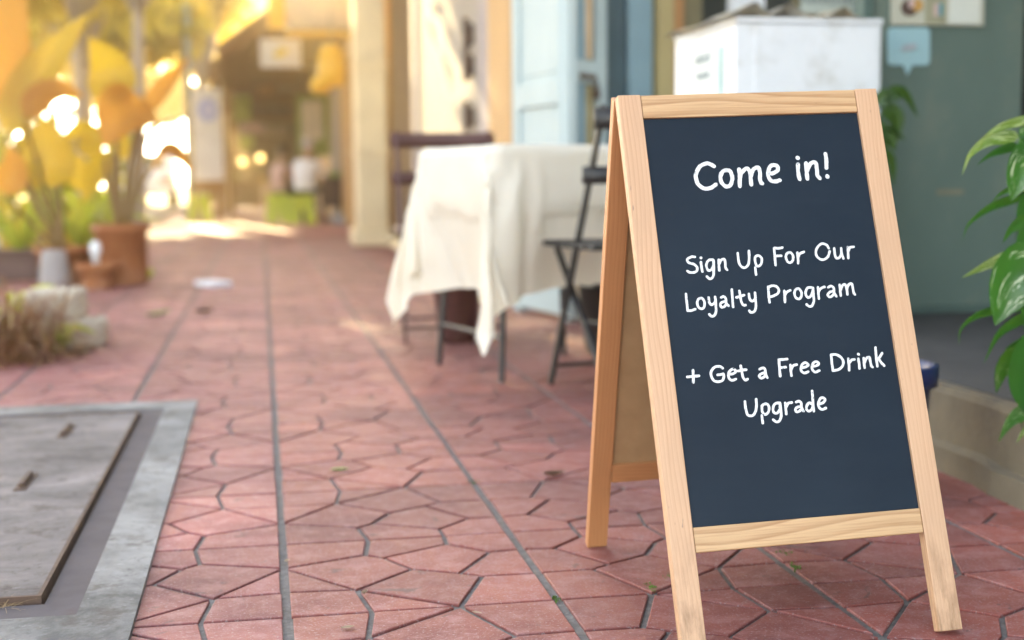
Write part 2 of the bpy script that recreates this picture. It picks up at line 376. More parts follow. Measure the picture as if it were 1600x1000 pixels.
def blades(bm, rnd, n, spot, L, w, up=.7, droop=.9, az=None):
    for _ in range(n):
        p = Vector(spot(rnd)); a = rnd.uniform(0, 2*PI) if az is None else rnd.gauss(*az); l = L*rnd.uniform(.5, 1.2); k = 5
        d = Vector((math.cos(a), math.sin(a), 0)); s = Vector((-d.y, d.x, 0))*w*rnd.uniform(.6, 1.3); pr = None; u = up*rnd.uniform(.5, 1.3); dr = droop*rnd.uniform(.5, 1.3)
        for i in range(k+1):
            f = i/k; c = p + d*l*f*.8 + Vector((0, 0, max(.002-p.z, l*(u*f-dr*f*f)))); ww = s*(1-f*.8)
            r = (bm.verts.new(c-ww), bm.verts.new(c+ww))
            if pr: bm.faces.new((pr[0], pr[1], r[1], r[0]))
            pr = r
bm = BM(); rs = random.Random(11)
blades(bm, rs, 90, lambda r: (r.uniform(-.47, -.375), r.uniform(2.03, 2.05), .004), .05, .0006, .35, .3)
tag(ob('straw_wisp', bm, M_straw), 'wisp of dry straw caught at the near edge of the concrete cover', 'straw')

# ------------------------------------------------------------------ the sandwich board
SO = Vector((.511, 1.9124, .7469)); SW, SL = .4, .8007
TILT, LEAN, LEAN2 = .0294, .326, .3378
sa = Vector((math.cos(TILT), 0, math.sin(TILT))); sup = Vector((-math.sin(TILT), 0, math.cos(TILT))); sn0 = Vector((0, -1, 0))
sd1 = -sup*math.cos(LEAN) + sn0*math.sin(LEAN); sn1 = sa.cross(-sd1)
sd2 = -sup*math.cos(LEAN2) - sn0*math.sin(LEAN2); sn2 = sa.cross(-sd2)
ST, TH = .0342, .018
sb = thing('sandwich_board', 'wooden framed sandwich board with a slate blue chalkboard lettered Come in!', 'sandwich board', (.72, 1.93, 0))
def fpt(u, v, w=0): return SO + sa*u + sd1*v + sn1*w
RO = SO - sn1*.021
def rpt(u, v, w=0): return RO + sa*u + sd2*v + sn2*w
def to_ground(P, d): return (0.0005-P.z)/d.z
for u in (0, SW-ST):                                   # front stiles down to the paving
    L = min(to_ground(fpt(u, 0), sd1), to_ground(fpt(u, 0, -TH), sd1), to_ground(fpt(u+ST, 0, -TH), sd1))
    if u > 0: L = min(L, .8015)
    o = ob('leg', plank(fpt(u, 0, -TH), sd1, sa, sn1, L, ST, TH), M_pine, sb)
RT = .035
ob('top_rail', plank(fpt(ST+.0006, .0009, -TH), sa, sd1, sn1, SW-2*ST-.0012, RT, TH-.0008), M_pine_rail, sb)
ob('bottom_rail', plank(fpt(ST+.0006, .6246, -TH), sa, sd1, sn1, SW-2*ST-.0012, .0339, TH-.0008), M_pine_rail, sb)
t = NT('chalkboard_slate'); v = t.coords('Object'); nz = t.noise(v, 4, 5, .6)
col = t.ramp(nz, [(.3, (.0095, .0160, .0255)), (.7, (.0135, .0225, .034))]); sm = t.noise(t.coords('Object', (3, 3, 14)), 3, 8, .75)
col = t.mix(col, (.045, .054, .064), t.ramp(sm, [(.48, (0, 0, 0)), (.8, (.10, .10, .10))])); t.base(col)
t.b.inputs['Roughness'].default_value = .45; t.b.inputs['Specular IOR Level'].default_value = .12; t.bump(t.noise(v, 350, 3), .05, .0004)
M_slate = t.m
bm = BM(); box(bm, 0, SW-2*ST+.008, 0, .6246-RT+.008, 0, .005)
bmesh.ops.transform(bm, matrix=frame_mat(fpt(ST-.004, RT-.004, -.0108), sa, sd1, sn1), verts=bm.verts[:])
chalk = ob('chalkboard', bm, M_slate, sb)
t = NT('chalk_white'); v = t.coords('Object'); t.base(t.ramp(t.noise(v, 420, 3, .7), [(.35, (.62, .62, .61)), (.6, (.80, .80, .78))])); t.b.inputs['Roughness'].default_value = .95
tpn = t.n('ShaderNodeBsdfTransparent'); mx = t.n('ShaderNodeMixShader'); t.l(t.ramp(t.noise(v, 170, 5, .75), [(.355, (1, 1, 1)), (.40, (0, 0, 0))]), mx.inputs[0]); t.l(t.b.outputs[0], mx.inputs[1]); t.l(tpn.outputs[0], mx.inputs[2]); t.l(mx.outputs[0], t.o.inputs[0])
M_chalk = t.m
TEXT = [(60, [[(1330,1116),(1284,1083),(1220,1067),(1129,1101),(1064,1177),(1034,1268),(1050,1361),(1097,1422),(1176,1451),(1251,1433),(1321,1390)],[(1506,1180),(1448,1200),(1407,1273),(1409,1357),(1447,1414),(1500,1430),(1552,1390),(1581,1308),(1574,1224),(1542,1185),(1497,1180)],[(1702,1173),(1696,1294),(1678,1432)],[(1694,1312),(1731,1230),(1794,1176),(1835,1172),(1862,1226),(1860,1319),(1854,1415)],[(1863,1300),(1901,1208),(1964,1158),(2004,1166),(2014,1231),(2001,1324),(2007,1389),(2027,1403)],[(2147,1251),(2212,1254),(2284,1213),(2297,1158),(2240,1128),(2180,1153),(2140,1236),(2138,1320),(2177,1372),(2241,1380),(2300,1364)],[(2615,1132),(2599,1254),(2606,1362)],[(2622,1033),(2624,1035)],[(2740,1118),(2730,1240),(2727,1362)],[(2741,1240),(2793,1148),(2866,1104),(2898,1143),(2895,1227),(2891,1312),(2922,1360)],[(3064,984),(3062,1101),(3046,1205)],[(3040,1332),(3041,1340)]]),
(37, [[(869,2456),(816,2453),(759,2479),(751,2514),(787,2545),(846,2566),(881,2612),(869,2664),(814,2683),(761,2677),(733,2657)],[(948,2536),(947,2615),(951,2677)],[(956,2474),(958,2476)],[(1130,2509),(1076,2512),(1031,2558),(1023,2619),(1047,2665),(1094,2649),(1129,2589),(1137,2527)],[(1138,2519),(1129,2625),(1110,2730),(1087,2773),(1044,2788),(1009,2751)],[(1216,2514),(1209,2593),(1204,2673)],[(1215,2576),(1254,2521),(1300,2512),(1306,2562),(1302,2633),(1320,2670)],[(1513,2430),(1510,2555),(1536,2627),(1587,2651),(1647,2606),(1673,2509),(1684,2403)],[(1744,2656),(1743,2762)],[(1760,2514),(1781,2488),(1827,2485),(1857,2527),(1849,2590),(1806,2637),(1771,2630),(1755,2576),(1758,2523)],[(2068,2385),(2060,2511),(2055,2636)],[(2069,2382),(2132,2388),(2193,2382)],[(2063,2502),(2116,2501),(2161,2501)],[(2286,2459),(2247,2475),(2227,2528),(2240,2588),(2282,2611),(2324,2577),(2338,2515),(2313,2465),(2277,2458)],[(2410,2465),(2406,2554),(2399,2626)],[(2408,2537),(2447,2485),(2511,2461)],[(2898,2425),(2869,2373),(2808,2352),(2737,2390),(2692,2469),(2697,2533),(2745,2584),(2809,2587),(2871,2541),(2904,2471)],[(2981,2429),(2978,2510),(2991,2578),(3043,2568),(3084,2507)],[(3088,2434),(3083,2516),(3101,2589)],[(3190,2421),(3182,2511),(3175,2587)],[(3186,2493),(3222,2432),(3283,2422)]]),
(37, [[(669,2988),(666,3110),(664,3232)],[(664,3232),(717,3231),(781,3217)],[(881,3060),(840,3076),(819,3127),(829,3189),(875,3217),(914,3185),(926,3124),(906,3071),(877,3060)],[(996,3058),(996,3128),(1018,3164),(1064,3149),(1086,3115)],[(1091,3054),(1088,3168),(1075,3272),(1041,3326),(996,3329),(973,3301)],[(1178,3068),(1219,3056),(1245,3089),(1242,3150),(1272,3196)],[(1242,3124),(1181,3138),(1154,3172),(1172,3211),(1218,3196),(1244,3159)],[(1352,2958),(1345,3077),(1337,3217)],[(1461,2986),(1465,3083),(1473,3163),(1500,3200),(1525,3196)],[(1403,3080),(1468,3066),(1524,3051)],[(1597,3038),(1597,3108),(1622,3145),(1665,3130),(1688,3096)],[(1689,3025),(1684,3148),(1670,3253),(1632,3303),(1587,3306),(1569,3282)],[(1898,2948),(1890,3071),(1887,3177)],[(1897,2957),(1963,2937),(2024,2954),(2052,3009),(2018,3060),(1950,3089),(1895,3098)],[(2132,3022),(2126,3102),(2117,3186)],[(2127,3093),(2165,3042),(2223,3018)],[(2335,2998),(2295,3022),(2277,3083),(2297,3137),(2340,3152),(2380,3106),(2383,3045),(2358,3004),(2330,2997)],[(2546,2991),(2491,2997),(2452,3048),(2450,3110),(2484,3139),(2529,3106),(2561,3036)],[(2567,3001),(2562,3107),(2552,3196),(2521,3256),(2477,3271),(2437,3239)],[(2646,2996),(2640,3076),(2634,3165)],[(2645,3067),(2685,3016),(2747,2996)],[(2801,3004),(2849,2989),(2882,3018),(2880,3089),(2905,3144)],[(2880,3062),(2817,3077),(2779,3110),(2794,3147),(2835,3140),(2874,3106)],[(2980,2978),(2977,3058),(2973,3139)],[(2982,3059),(3024,2989),(3063,2977),(3077,3028),(3077,3126)],[(3080,3046),(3117,2985),(3166,2970),(3174,3033),(3176,3105),(3190,3132)]]),
(38, [[(636,4084),(618,4257)],[(539,4173),(710,4168)],[(1069,4083),(1028,4055),(966,4057),(909,4097),(886,4165),(911,4241),(969,4270),(1042,4255),(1070,4197),(1065,4163)],[(1070,4167),(1023,4170),(981,4174)],[(1146,4172),(1207,4172),(1253,4139),(1226,4107),(1184,4115),(1143,4162),(1139,4222),(1175,4264),(1238,4248)],[(1335,4064),(1342,4165),(1349,4235),(1379,4271),(1412,4259)],[(1288,4137),(1347,4129),(1410,4125)],[(1605,4131),(1660,4115),(1686,4146),(1684,4207),(1702,4258)],[(1681,4186),(1617,4198),(1585,4230),(1608,4258),(1651,4249),(1681,4216)],[(1908,4009),(1900,4120),(1894,4250)],[(1907,4015),(1976,4014),(2033,4011)],[(1903,4130),(1949,4129),(1995,4126)],[(2068,4100),(2063,4180),(2060,4255)],[(2066,4171),(2108,4113),(2162,4100)],[(2222,4150),(2282,4144),(2332,4117),(2307,4085),(2265,4086),(2225,4130),(2216,4190),(2259,4227),(2318,4211)],[(2387,4140),(2447,4134),(2493,4107),(2470,4079),(2428,4082),(2389,4126),(2385,4187),(2421,4223),(2487,4207)],[(2695,3991),(2689,4098),(2687,4220)],[(2695,3991),(2769,3992),(2836,4036),(2863,4099),(2837,4169),(2767,4211),(2692,4220)],[(2945,4064),(2941,4145),(2932,4230)],[(2942,4135),(2988,4087),(3036,4079)],[(3097,4073),(3096,4144),(3091,4215)],[(3107,4008),(3109,4010)],[(3179,4068),(3172,4139),(3171,4210)],[(3176,4139),(3225,4071),(3265,4063),(3270,4125),(3275,4186),(3293,4208)],[(3381,3927),(3370,4049),(3365,4202)],[(3470,4014),(3418,4072),(3369,4110)],[(3404,4092),(3437,4155),(3472,4199)]]),
(38, [[(1328,4572),(1327,4681),(1343,4761),(1402,4781),(1460,4730),(1487,4642),(1496,4550)],[(1545,4785),(1546,4894)],[(1563,4657),(1598,4630),(1649,4633),(1667,4684),(1643,4752),(1592,4774),(1562,4737),(1562,4667)],[(1826,4626),(1769,4632),(1729,4679),(1726,4748),(1764,4770),(1810,4734),(1836,4656)],[(1836,4626),(1836,4745),(1824,4824),(1789,4881),(1741,4888),(1704,4855)],[(1914,4632),(1911,4711),(1906,4790)],[(1914,4701),(1954,4644),(2012,4632)],[(2074,4632),(2124,4622),(2147,4657),(2145,4717),(2165,4768)],[(2142,4697),(2080,4706),(2048,4740),(2068,4771),(2112,4758),(2144,4727)],[(2335,4490),(2325,4629),(2317,4779)],[(2307,4678),(2269,4655),(2226,4692),(2214,4742),(2241,4773),(2293,4747),(2313,4698)],[(2407,4685),(2466,4669),(2507,4631),(2483,4596),(2439,4607),(2403,4665),(2401,4724),(2441,4761),(2502,4745)]])]
rt_ = random.Random(2); q = 0
for wid, strokes in TEXT:
    bm = BM(); hw0 = wid/21300
    for stv in strokes:
        q += 1; h = -.0056 + (q % 5)*.00006 + .0001
        pts = cr_spline([Vector((a/10000, b/10000, 0)) for a, b in stv], 5) if len(stv) > 2 else [Vector((a/10000, b/10000, 0)) for a, b in stv]
        if len(pts) == 2:
            a, b = pts; k = max(2, int((b-a).length/.002)); pts = [a.lerp(b, i/k) for i in range(k+1)]
        n = len(pts); hw = hw0*(1.15 if len(stv) == 2 and (pts[0]-pts[-1]).length < .002 else 1); left, right = [], []
        ph = rt_.uniform(0, 6)
        for i, p in enumerate(pts):
            tg = (pts[min(i+1, n-1)] - pts[max(i-1, 0)]).normalized(); nm = Vector((-tg.y, tg.x, 0))
            w1 = hw*(1 + .07*math.sin(i*.9+ph) + rt_.uniform(-.07, .07)); w2 = hw*(1 + .07*math.sin(i*.8+ph*2) + rt_.uniform(-.07, .07))
            left.append(p+nm*w1); right.append(p-nm*w2)
        t0 = (pts[0]-pts[1]).normalized(); t1 = (pts[-1]-pts[-2]).normalized()
        def cap(c, tdir, k=5):
            nm = Vector((-tdir.y, tdir.x, 0)); return [c + (nm*math.cos(PI*j/k) + tdir*math.sin(PI*j/k))*hw*rt_.uniform(.88, 1.05) for j in range(1, k)]
        loop = left + cap(pts[-1], t1) + right[::-1] + cap(pts[0], t0)
        V = [[bm.verts.new(fpt(p.x, p.y, hh)) for p in loop] for hh in (h,)]
        V = V[0]; nl = n; cl, cr_ = V[:n], V[n+4:n+4+n][::-1]
        for i in range(n-1): bm.faces.new((cl[i], cl[i+1], cr_[i+1], cr_[i]))
        bm.faces.new([cl[-1]] + V[n:n+4] + [cr_[-1]]); bm.faces.new([cr_[0]] + V[2*n+4:] + [cl[0]])
    ex = bmesh.ops.extrude_face_region(bm, geom=bm.faces[:])
    bmesh.ops.translate(bm, verts=[g for g in ex['geom'] if isinstance(g, bmesh.types.BMVert)], vec=sn1*.00035)
    ob('lettering', bm, M_chalk, chalk)
# the rear leaf
for u in (0, SW-ST):
    L = min(to_ground(rpt(u, 0), sd2), to_ground(rpt(u, 0, -TH), sd2), to_ground(rpt(u+ST, 0, -TH), sd2))
    ob('leg', plank(rpt(u, 0, -TH), sd2, sa, sn2, L, ST, TH), M_pine_in, sb)
ob('top_rail', plank(rpt(ST+.0006, .0009, -TH), sa, sd2, sn2, SW-2*ST-.0012, RT, TH-.0008), M_pine_in, sb)
ob('bottom_rail', plank(rpt(ST+.0006, .6246, -TH), sa, sd2, sn2, SW-2*ST-.0012, .0339, TH-.0008), M_pine_in, sb)
bm = BM(); box(bm, 0, SW-2*ST+.008, 0, .6246-RT+.008, 0, .005)
bmesh.ops.transform(bm, matrix=frame_mat(rpt(ST-.004, RT-.004, -.012), sa, sd2, sn2), verts=bm.verts[:])
ob('back_board', bm, M_mdf, sb)
for u in (.06, .31):
    bm = BM(); tube(bm, [fpt(u, -.001, -.0195), fpt(u+.035, -.001, -.0195)], .0024, 8); ob('hinge', bm, M_steel, sb)

# ------------------------------------------------------------------ table, cloth, folding chairs
TC, TA, TH2 = Vector((.89, 4.40, 0)), R(16), .275
te1 = Vector((math.cos(TA), math.sin(TA), 0)); te2 = Vector((-math.sin(TA), math.cos(TA), 0))
def tp(a, b, z): return TC + te1*a + te2*b + Vector((0, 0, z))
tb = thing('folding_table', 'small square table with thin black legs under a cream tablecloth', 'table', TC)
MT = frame_mat(TC, te1, te2, Vector((0, 0, 1)))
top = ob('tabletop', box(BM(), -TH2, TH2, -TH2, TH2, .70, .725, MT, bev=.004), M_darkwood, tb)
for a in (-1, 1):
    for b in (-1, 1):
        bm = BM(); tube(bm, [tp(a*.20, b*.20, .70), tp(a*.245, b*.245, 0)], [.0105, .0095], 8); ob('leg', bm, M_black, tb)
for a in (-1, 1): ob('stretcher', tube(BM(), [tp(a*.236, -.236, .14), tp(a*.236, .236, .14)], .007, 8), M_black, tb)

def sim_cloth():
    n = 64; half = .745; rot = R(4)
    me = bpy.data.meshes.new('tablecloth'); vs, fs = [], []
    for j in range(n+1):
        for i in range(n+1):
            x, y = (-half+2*half*i/n)+.0, (-half+2*half*j/n)
            p = tp(x*math.cos(rot)-y*math.sin(rot)-.02, x*math.sin(rot)+y*math.cos(rot)-.02, .735); vs.append(p)
    for j in range(n):
        for i in range(n):
            a = j*(n+1)+i; fs.append((a, a+1, a+n+2, a+n+1))
    me.from_pydata(vs, [], fs); o = bpy.data.objects.new('tablecloth', me); COL.objects.link(o)
    md = o.modifiers.new('cloth', 'CLOTH'); s = md.settings; s.quality = 7; s.mass = .4; s.air_damping = 2.0
    s.tension_stiffness = 25; s.compression_stiffness = 25; s.shear_stiffness = 8; s.bending_stiffness = .12
    md.collision_settings.use_self_collision = False; md.collision_settings.distance_min = .006
    cb = bpy.data.meshes.new('tmp'); b2 = BM(); box(b2, -TH2, TH2, -TH2, TH2, .55, .725, MT, bev=.012); b2.to_mesh(cb); b2.free()
    co = bpy.data.objects.new('tmp', cb); COL.objects.link(co); co.modifiers.new('c', 'COLLISION'); co.collision.thickness_outer = .006; co.collision.cloth_friction = 30
    md.point_cache.frame_start = 1; md.point_cache.frame_end = 60; C.frame_start = 1; C.frame_end = 60
    for f in range(1, 61): C.frame_set(f)
    dg = bpy.context.evaluated_depsgraph_get(); me2 = bpy.data.meshes.new_from_object(o.evaluated_get(dg))
    bpy.data.objects.remove(o); bpy.data.objects.remove(co); bpy.data.meshes.remove(me)
    C.frame_set(1)
    bm = BM(); bm.from_mesh(me2); bpy.data.meshes.remove(me2)
    for vv in bm.verts:
        q = vv.co - TC; a, b = q.dot(te1), q.dot(te2); k = min(1, max(0, (.70-vv.co.z)/.5))     # the hem hangs in closer to the table
        if a < -TH2: a = -TH2-.01 + (a+TH2)*(1-.45*k)
        if b < -TH2: b = -TH2-.01 + (b+TH2)*(1-.25*k)
        p = tp(a, b, vv.co.z + .03*k); vv.co = p
        if vv.co.z < .03: vv.co.z = .03
    bmesh.ops.smooth_vert(bm, verts=bm.verts[:], factor=.4, use_axis_x=True, use_axis_y=True, use_axis_z=True)
    bmesh.ops.subdivide_edges(bm, edges=bm.edges[:], cuts=1, use_grid_fill=True, smooth=.6)
    return bm
t = NT('cream_tablecloth'); v = t.coords('Object'); t.base(t.ramp(t.noise(v, 6), [(.3, (.86, .77, .63)), (.7, (.89, .82, .70))])); t.b.inputs['Roughness'].default_value = .9
t.bump(t.noise(v, 500, 2), .2, .0005); tr = t.n('ShaderNodeBsdfTranslucent'); tr.inputs[0].default_value = (.80, .76, .55, 1); mx = t.n('ShaderNodeMixShader'); mx.inputs[0].default_value = .28
t.l(t.b.outputs[0], mx.inputs[1]); t.l(tr.outputs[0], mx.inputs[2]); t.l(mx.outputs[0], t.o.inputs[0])
M_tcloth = t.m
tag(ob('tablecloth', sim_cloth(), M_tcloth, None, True, base=TC+Vector((0, 0, .73))), 'cream white tablecloth draped to long corners over the small table', 'tablecloth')

def fold_chair(label, c, fwd, m_frame, m_slat, group='folding chairs at the white table'):
    """c: middle of the seat on the ground, fwd: where the sitter looks"""
    fx = Vector((math.cos(fwd), math.sin(fwd), 0)); sx = Vector((-fx.y, fx.x, 0)); c = Vector((c[0], c[1], 0))
    th = thing('folding_chair', label, 'chair', c, group)
    def p(f, s, z): return c + fx*f + sx*s + Vector((0, 0, z))
    def bar(a, b, w=.011, d=.007):
        bm = BM(); ax = (b-a).normalized(); ay = sx; az = ax.cross(ay).normalized(); L = (b-a).length
        box(bm, 0, L, -w*.45, w*.45, -d-.004, d+.004, frame_mat(a, ax, ay, az), bev=.003); return bm
    for s in (-.19, .19):
        ob('back_post', bar(p(.20, s, 0), p(-.20, s, .83), .016), m_frame, th)
        ob('leg', bar(p(-.22, s*.9, 0), p(.19, s*.9, .425), .016), m_frame, th)
    for f in (.18, -.195): ob('stretcher', tube(BM(), [p(f, -.185, .06), p(f, .185, .06)], .007, 8), m_frame, th)
    bm = BM()
    for k in range(6):
        f = -.15 + k*.067; box(bm, -.025, .027, -.21, .21, .428, .446, frame_mat(p(f, 0, 0), fx, sx, Vector((0, 0, 1))), bev=.003)
    ob('seat', bm, m_slat, th)
    for z0, z1, f in ((.765, .825, -.195), (.615, .665, -.115)):
        bm = BM(); N = 8; rows = []
        for i in range(N+1):
            s = -.215 + .43*i/N; bo = -.03*(1-(2*i/N-1)**2)
            rows.append([bm.verts.new(p(f+bo+dx, s, z)) for dx, z in ((-.009, z0), (.009, z0), (.009, z1), (-.009, z1))])
        for a, b in zip(rows, rows[1:]):
            for k in range(4): bm.faces.new((a[k], a[(k+1) % 4], b[(k+1) % 4], b[k]))
        bm.faces.new(rows[0][::-1]); bm.faces.new(rows[-1])
        ob('back_slat', bm, m_slat, th, True)
    return th
fold_chair('black slatted folding chair standing in front of the tablecloth, half behind the sandwich board', (1.087, 3.876), R(100), M_black, M_black)
fold_chair('dark red brown wooden folding chair tucked in behind the left side of the tablecloth', (.735, 5.38), R(-92), M_darkwood, M_darkwood)
q = Vector((.80, 5.30, 0))
bm = BM(); lathe(bm, [(.065, .0), (.075, .02), (.098, .25), (.104, .26), (.095, .258), (.07, .04)], .745, 5.22, 24)
tag(ob('waste_basket', bm, M_darkwood, None, True, base=(.735, 5.22, 0)), 'dark maroon round waste basket on the paving under the white table', 'basket')
bm = BM(); lathe(bm, [(.12, .0), (.13, .02), (.155, .24), (.165, .25), (.15, .248), (.12, .03)], 1.28, 4.75, 20)
tag(ob('black_bucket', bm, M_black, None, True, base=(1.28, 4.75, 0)), 'black bucket on the paving behind the folding chair by the blue door', 'bucket')

# ------------------------------------------------------------------ plinth, green wall, white cabinet, notices, blue pot
M_plinth = mat('worn_beige_render', (.20, .158, .10), (.11, .088, .058), 4, .9, .8, .006, stain=(.07, .06, .055), sscale=6, samt=.7)
M_ledge = mat('grey_cement_ledge', (.075, .07, .065), (.045, .042, .04), 6, .85, .4, .004)
pl = thing('concrete_step', 'worn beige concrete step with a dark cement top in front of the green wall', 'step', (2.2, 3.2, 0))
bm = BM(); rr = random.Random(4); ys = [1.0+.1*i for i in range(49)]; prev = None
for y in ys:
    w = rr.uniform(-.006, .006); row = [bm.verts.new((1.405+w*2, y, -.01)), bm.verts.new((1.41+w*2, y, .05)), bm.verts.new((1.435+w, y, .055+w)), bm.verts.new((1.44+w, y, .160)), bm.verts.new((1.447+w, y, .172+w*.5)), bm.verts.new((1.47, y, .176)), bm.verts.new((4.0, y, .176)), bm.verts.new((4.0, y, -.01))]
    if prev:
        for k in range(7): bm.faces.new((prev[k], prev[k+1], row[k+1], row[k]))
    else: bm.faces.new(row)
    prev = row
bm.faces.new(prev[::-1]); ob('riser', bm, M_plinth, pl)
ob('cement_top', box(BM(), 1.475, 4.0, .98, 5.8, .17, .18), M_ledge, pl)
M_green = mat('weathered_green_paint', (.115, .158, .128), (.075, .11, .09), 2.6, .7, .25, .002, stretch=(1, 1, .5), stain=(.17, .17, .12), sscale=2.6, samt=.85)
M_green_d = mat('dark_green_paint', (.07, .11, .09), (.05, .08, .07), 5, .7, .1)
gw = thing('green_wall', 'weathered teal green painted wall panel carrying stuck up notices', 'wall', (2.3, 4.15, .18))
ob('panel', box(BM(), 1.945, 2.475, 4.12, 4.17, .182, 2.7), M_green, gw)
ob('edge_post', box(BM(), 1.905, 1.943, 4.10, 4.18, .182, 2.7, bev=.004), M_green_d, gw)
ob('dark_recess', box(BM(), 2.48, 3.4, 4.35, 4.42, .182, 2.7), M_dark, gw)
ob('skirting', box(BM(), 1.945, 2.475, 4.095, 4.118, .182, .205), M_green_d, gw)
M_paper = mat('faded_paper', (.62, .62, .55), (.55, .55, .47), 6, .8, .05)
M_paper2 = mat('tan_paper', (.48, .46, .36), (.40, .38, .30), 6, .8, .05)
M_ink = mat('grey_ink', (.22, .27, .28), None, 30, .8, 0)
M_teal = mat('teal_ink', (.10, .32, .36), None, 30, .8, 0)
M_bub = mat('pale_blue_sticker', (.32, .48, .50), (.27, .42, .45), 7, .6, .05)
M_brown = mat('brown_print', (.10, .06, .045), None, 30, .8, 0)
M_orange = mat('orange_print', (.55, .30, .08), None, 30, .8, 0)
M_pinkp = mat('pink_print', (.60, .42, .38), None, 30, .8, 0)
def quad(bm, x0, y0, x1, y1, Y, th):
    a, b = at(x0, y1, Y), at(x1, y0, Y); return box(bm, a.x, b.x, Y-th, Y, a.z, b.z)
def disc(bm, x, y, rx, rz, Y, th, n=20):
    c = at(x, y, Y); k = Y/CAM_F*1.03; vs = [bm.verts.new((c.x+rx*k*math.cos(2*PI*i/n), Y, c.z+rz*k*math.sin(2*PI*i/n))) for i in range(n)]
    f = bm.faces.new(vs); r = bmesh.ops.extrude_face_region(bm, geom=[f]); bmesh.ops.translate(bm, verts=[g for g in r['geom'] if isinstance(g, bmesh.types.BMVert)], vec=(0, -th, 0)); return bm
po = thing('poster', 'wide faded poster with a coffee picture fixed at the top of the green wall', 'poster', at(1470, 0, 4.115))
ob('sheet', quad(BM(), 1390, -110, 1538, 39, 4.117, .012), M_paper2, po)
ob('white_field', quad(BM(), 1482, -100, 1534, 36, 4.1045, .002), M_paper, po)
ob('field', quad(BM(), 1445, -100, 1481, 37, 4.1045, .002), mat('olive_paper', (.33, .31, .20), None, 9, .8, 0), po)
bm = BM(); disc(bm, 1421, 12, 15, 13, 4.1045, .002); ob('dark_print', bm, M_brown, po)
bm = BM(); disc(bm, 1433, 8, 10, 10, 4.1015, .002); ob('orange_print', bm, M_orange, po)
bm = BM(); disc(bm, 1424, 6, 5, 7, 4.0985, .002); ob('pink_print', bm, M_pinkp, po)
ob('teal_mark', quad(BM(), 1467, 5, 1473, 24, 4.1015, .002), M_teal, po)
ob('pink_mark', quad(BM(), 1459, 6, 1466, 25, 4.1015, .002), M_pinkp, po)
# speech bubble sticker
bm = BM(); Y = 4.117; cs = []
for (cx, cy, a0) in ((1445, 50, 0), (1393, 50, 90), (1393, 95, 180)):
    for k in range(5):
        a = R(a0+k*22.5); cs.append((cx+7*math.cos(a), cy-7*math.sin(a)))
cs += [(1411, 102), (1417, 118), (1425, 102)]
for k in range(5):
    a = R(270+k*22.5); cs.append((1445+7*math.cos(a), 95-7*math.sin(a)))
f = bm.faces.new([bm.verts.new(at(x, y, Y)) for x, y in cs]); r = bmesh.ops.extrude_face_region(bm, geom=[f]); bmesh.ops.translate(bm, verts=[g for g in r['geom'] if isinstance(g, bmesh.types.BMVert)], vec=(0, -.004, 0))
bmesh.ops.triangulate(bm, faces=[f for f in bm.faces if len(f.verts) > 4])
bu = ob('sticker', bm, M_bub, None, base=at(1420, 75, Y)); tag(bu, 'pale blue speech bubble sticker on the green wall below the poster', 'sticker')
bm = BM(); disc(bm, 1420, 74, 11, 6, Y-.005, .002); disc(bm, 1413, 77, 6, 4, Y-.0075, .002); disc(bm, 1427, 72, 6, 5, Y-.010, .002)
ob('faint_logo', bm, mat('faded_pink_ink', (.38, .40, .42), None, 30, .8, 0), bu)
ob('paint_scar', quad(BM(), 1463, 296, 1505, 304, 4.121, .003), mat('bare_plaster', (.22, .20, .13), None, 20, .9, .2), gw)

cb = thing('white_cabinet', 'tall white painted wooden cabinet with chipped paint behind the sandwich board', 'cabinet', (1.64, 4.1, .18))
bx0, bx1, by0, by1 = 1.405, 1.872, 3.90, 4.50
zt = at(1150, 36, 3.9).z
ob('body', box(BM(), bx0, bx1, by0, by1, .182, zt, bev=.004), M_white, cb)
ob('front_panel', box(BM(), bx0+.06, bx1-.012, by0-.006, by0-.0005, .22, zt-.006, bev=.002), M_white, cb)
ob('top_board', box(BM(), bx0-.002, bx1+.002, by0-.008, by1+.002, zt+.0005, zt+.018, bev=.003), M_white, cb)
M_card = mat('yellowed_sheet', (.62, .55, .40), (.52, .50, .46), 5, .8, .1, stain=(.58, .42, .18), sscale=4, samt=.8)
bm = BM(); nx, ny = 30, 8; g = []
for j in range(ny+1):
    row = []
    for i in range(nx+1):
        fx, fy = i/nx, j/ny; x = bx0-.035 + (bx1-bx0-.02)*fx; y = by0-.02 + (by1-by0+.03)*fy
        z = zt+.034 + .013*math.sin(fx*17+fy*2) + .008*math.sin(fx*31+1) + .006*math.sin(fy*9+fx*5) - .03*max(0, 1-fx*7) + .018*math.exp(-((fx-.2)/.08)**2)
        row.append(bm.verts.new((x, y, max(z, zt+.02 if fx > .07 else 0))))
    g.append(row)
for a, b in zip(g, g[1:]):
    for i in range(nx): bm.faces.new((a[i], a[i+1], b[i+1], b[i]))
bmesh.ops.solidify(bm, geom=bm.faces[:], thickness=.006)
tag(ob('buckled_sheet', bm, M_card, None, True, base=(1.64, 4.2, zt)), 'wavy yellowed sheet lying buckled on top of the white cabinet', 'sheet')
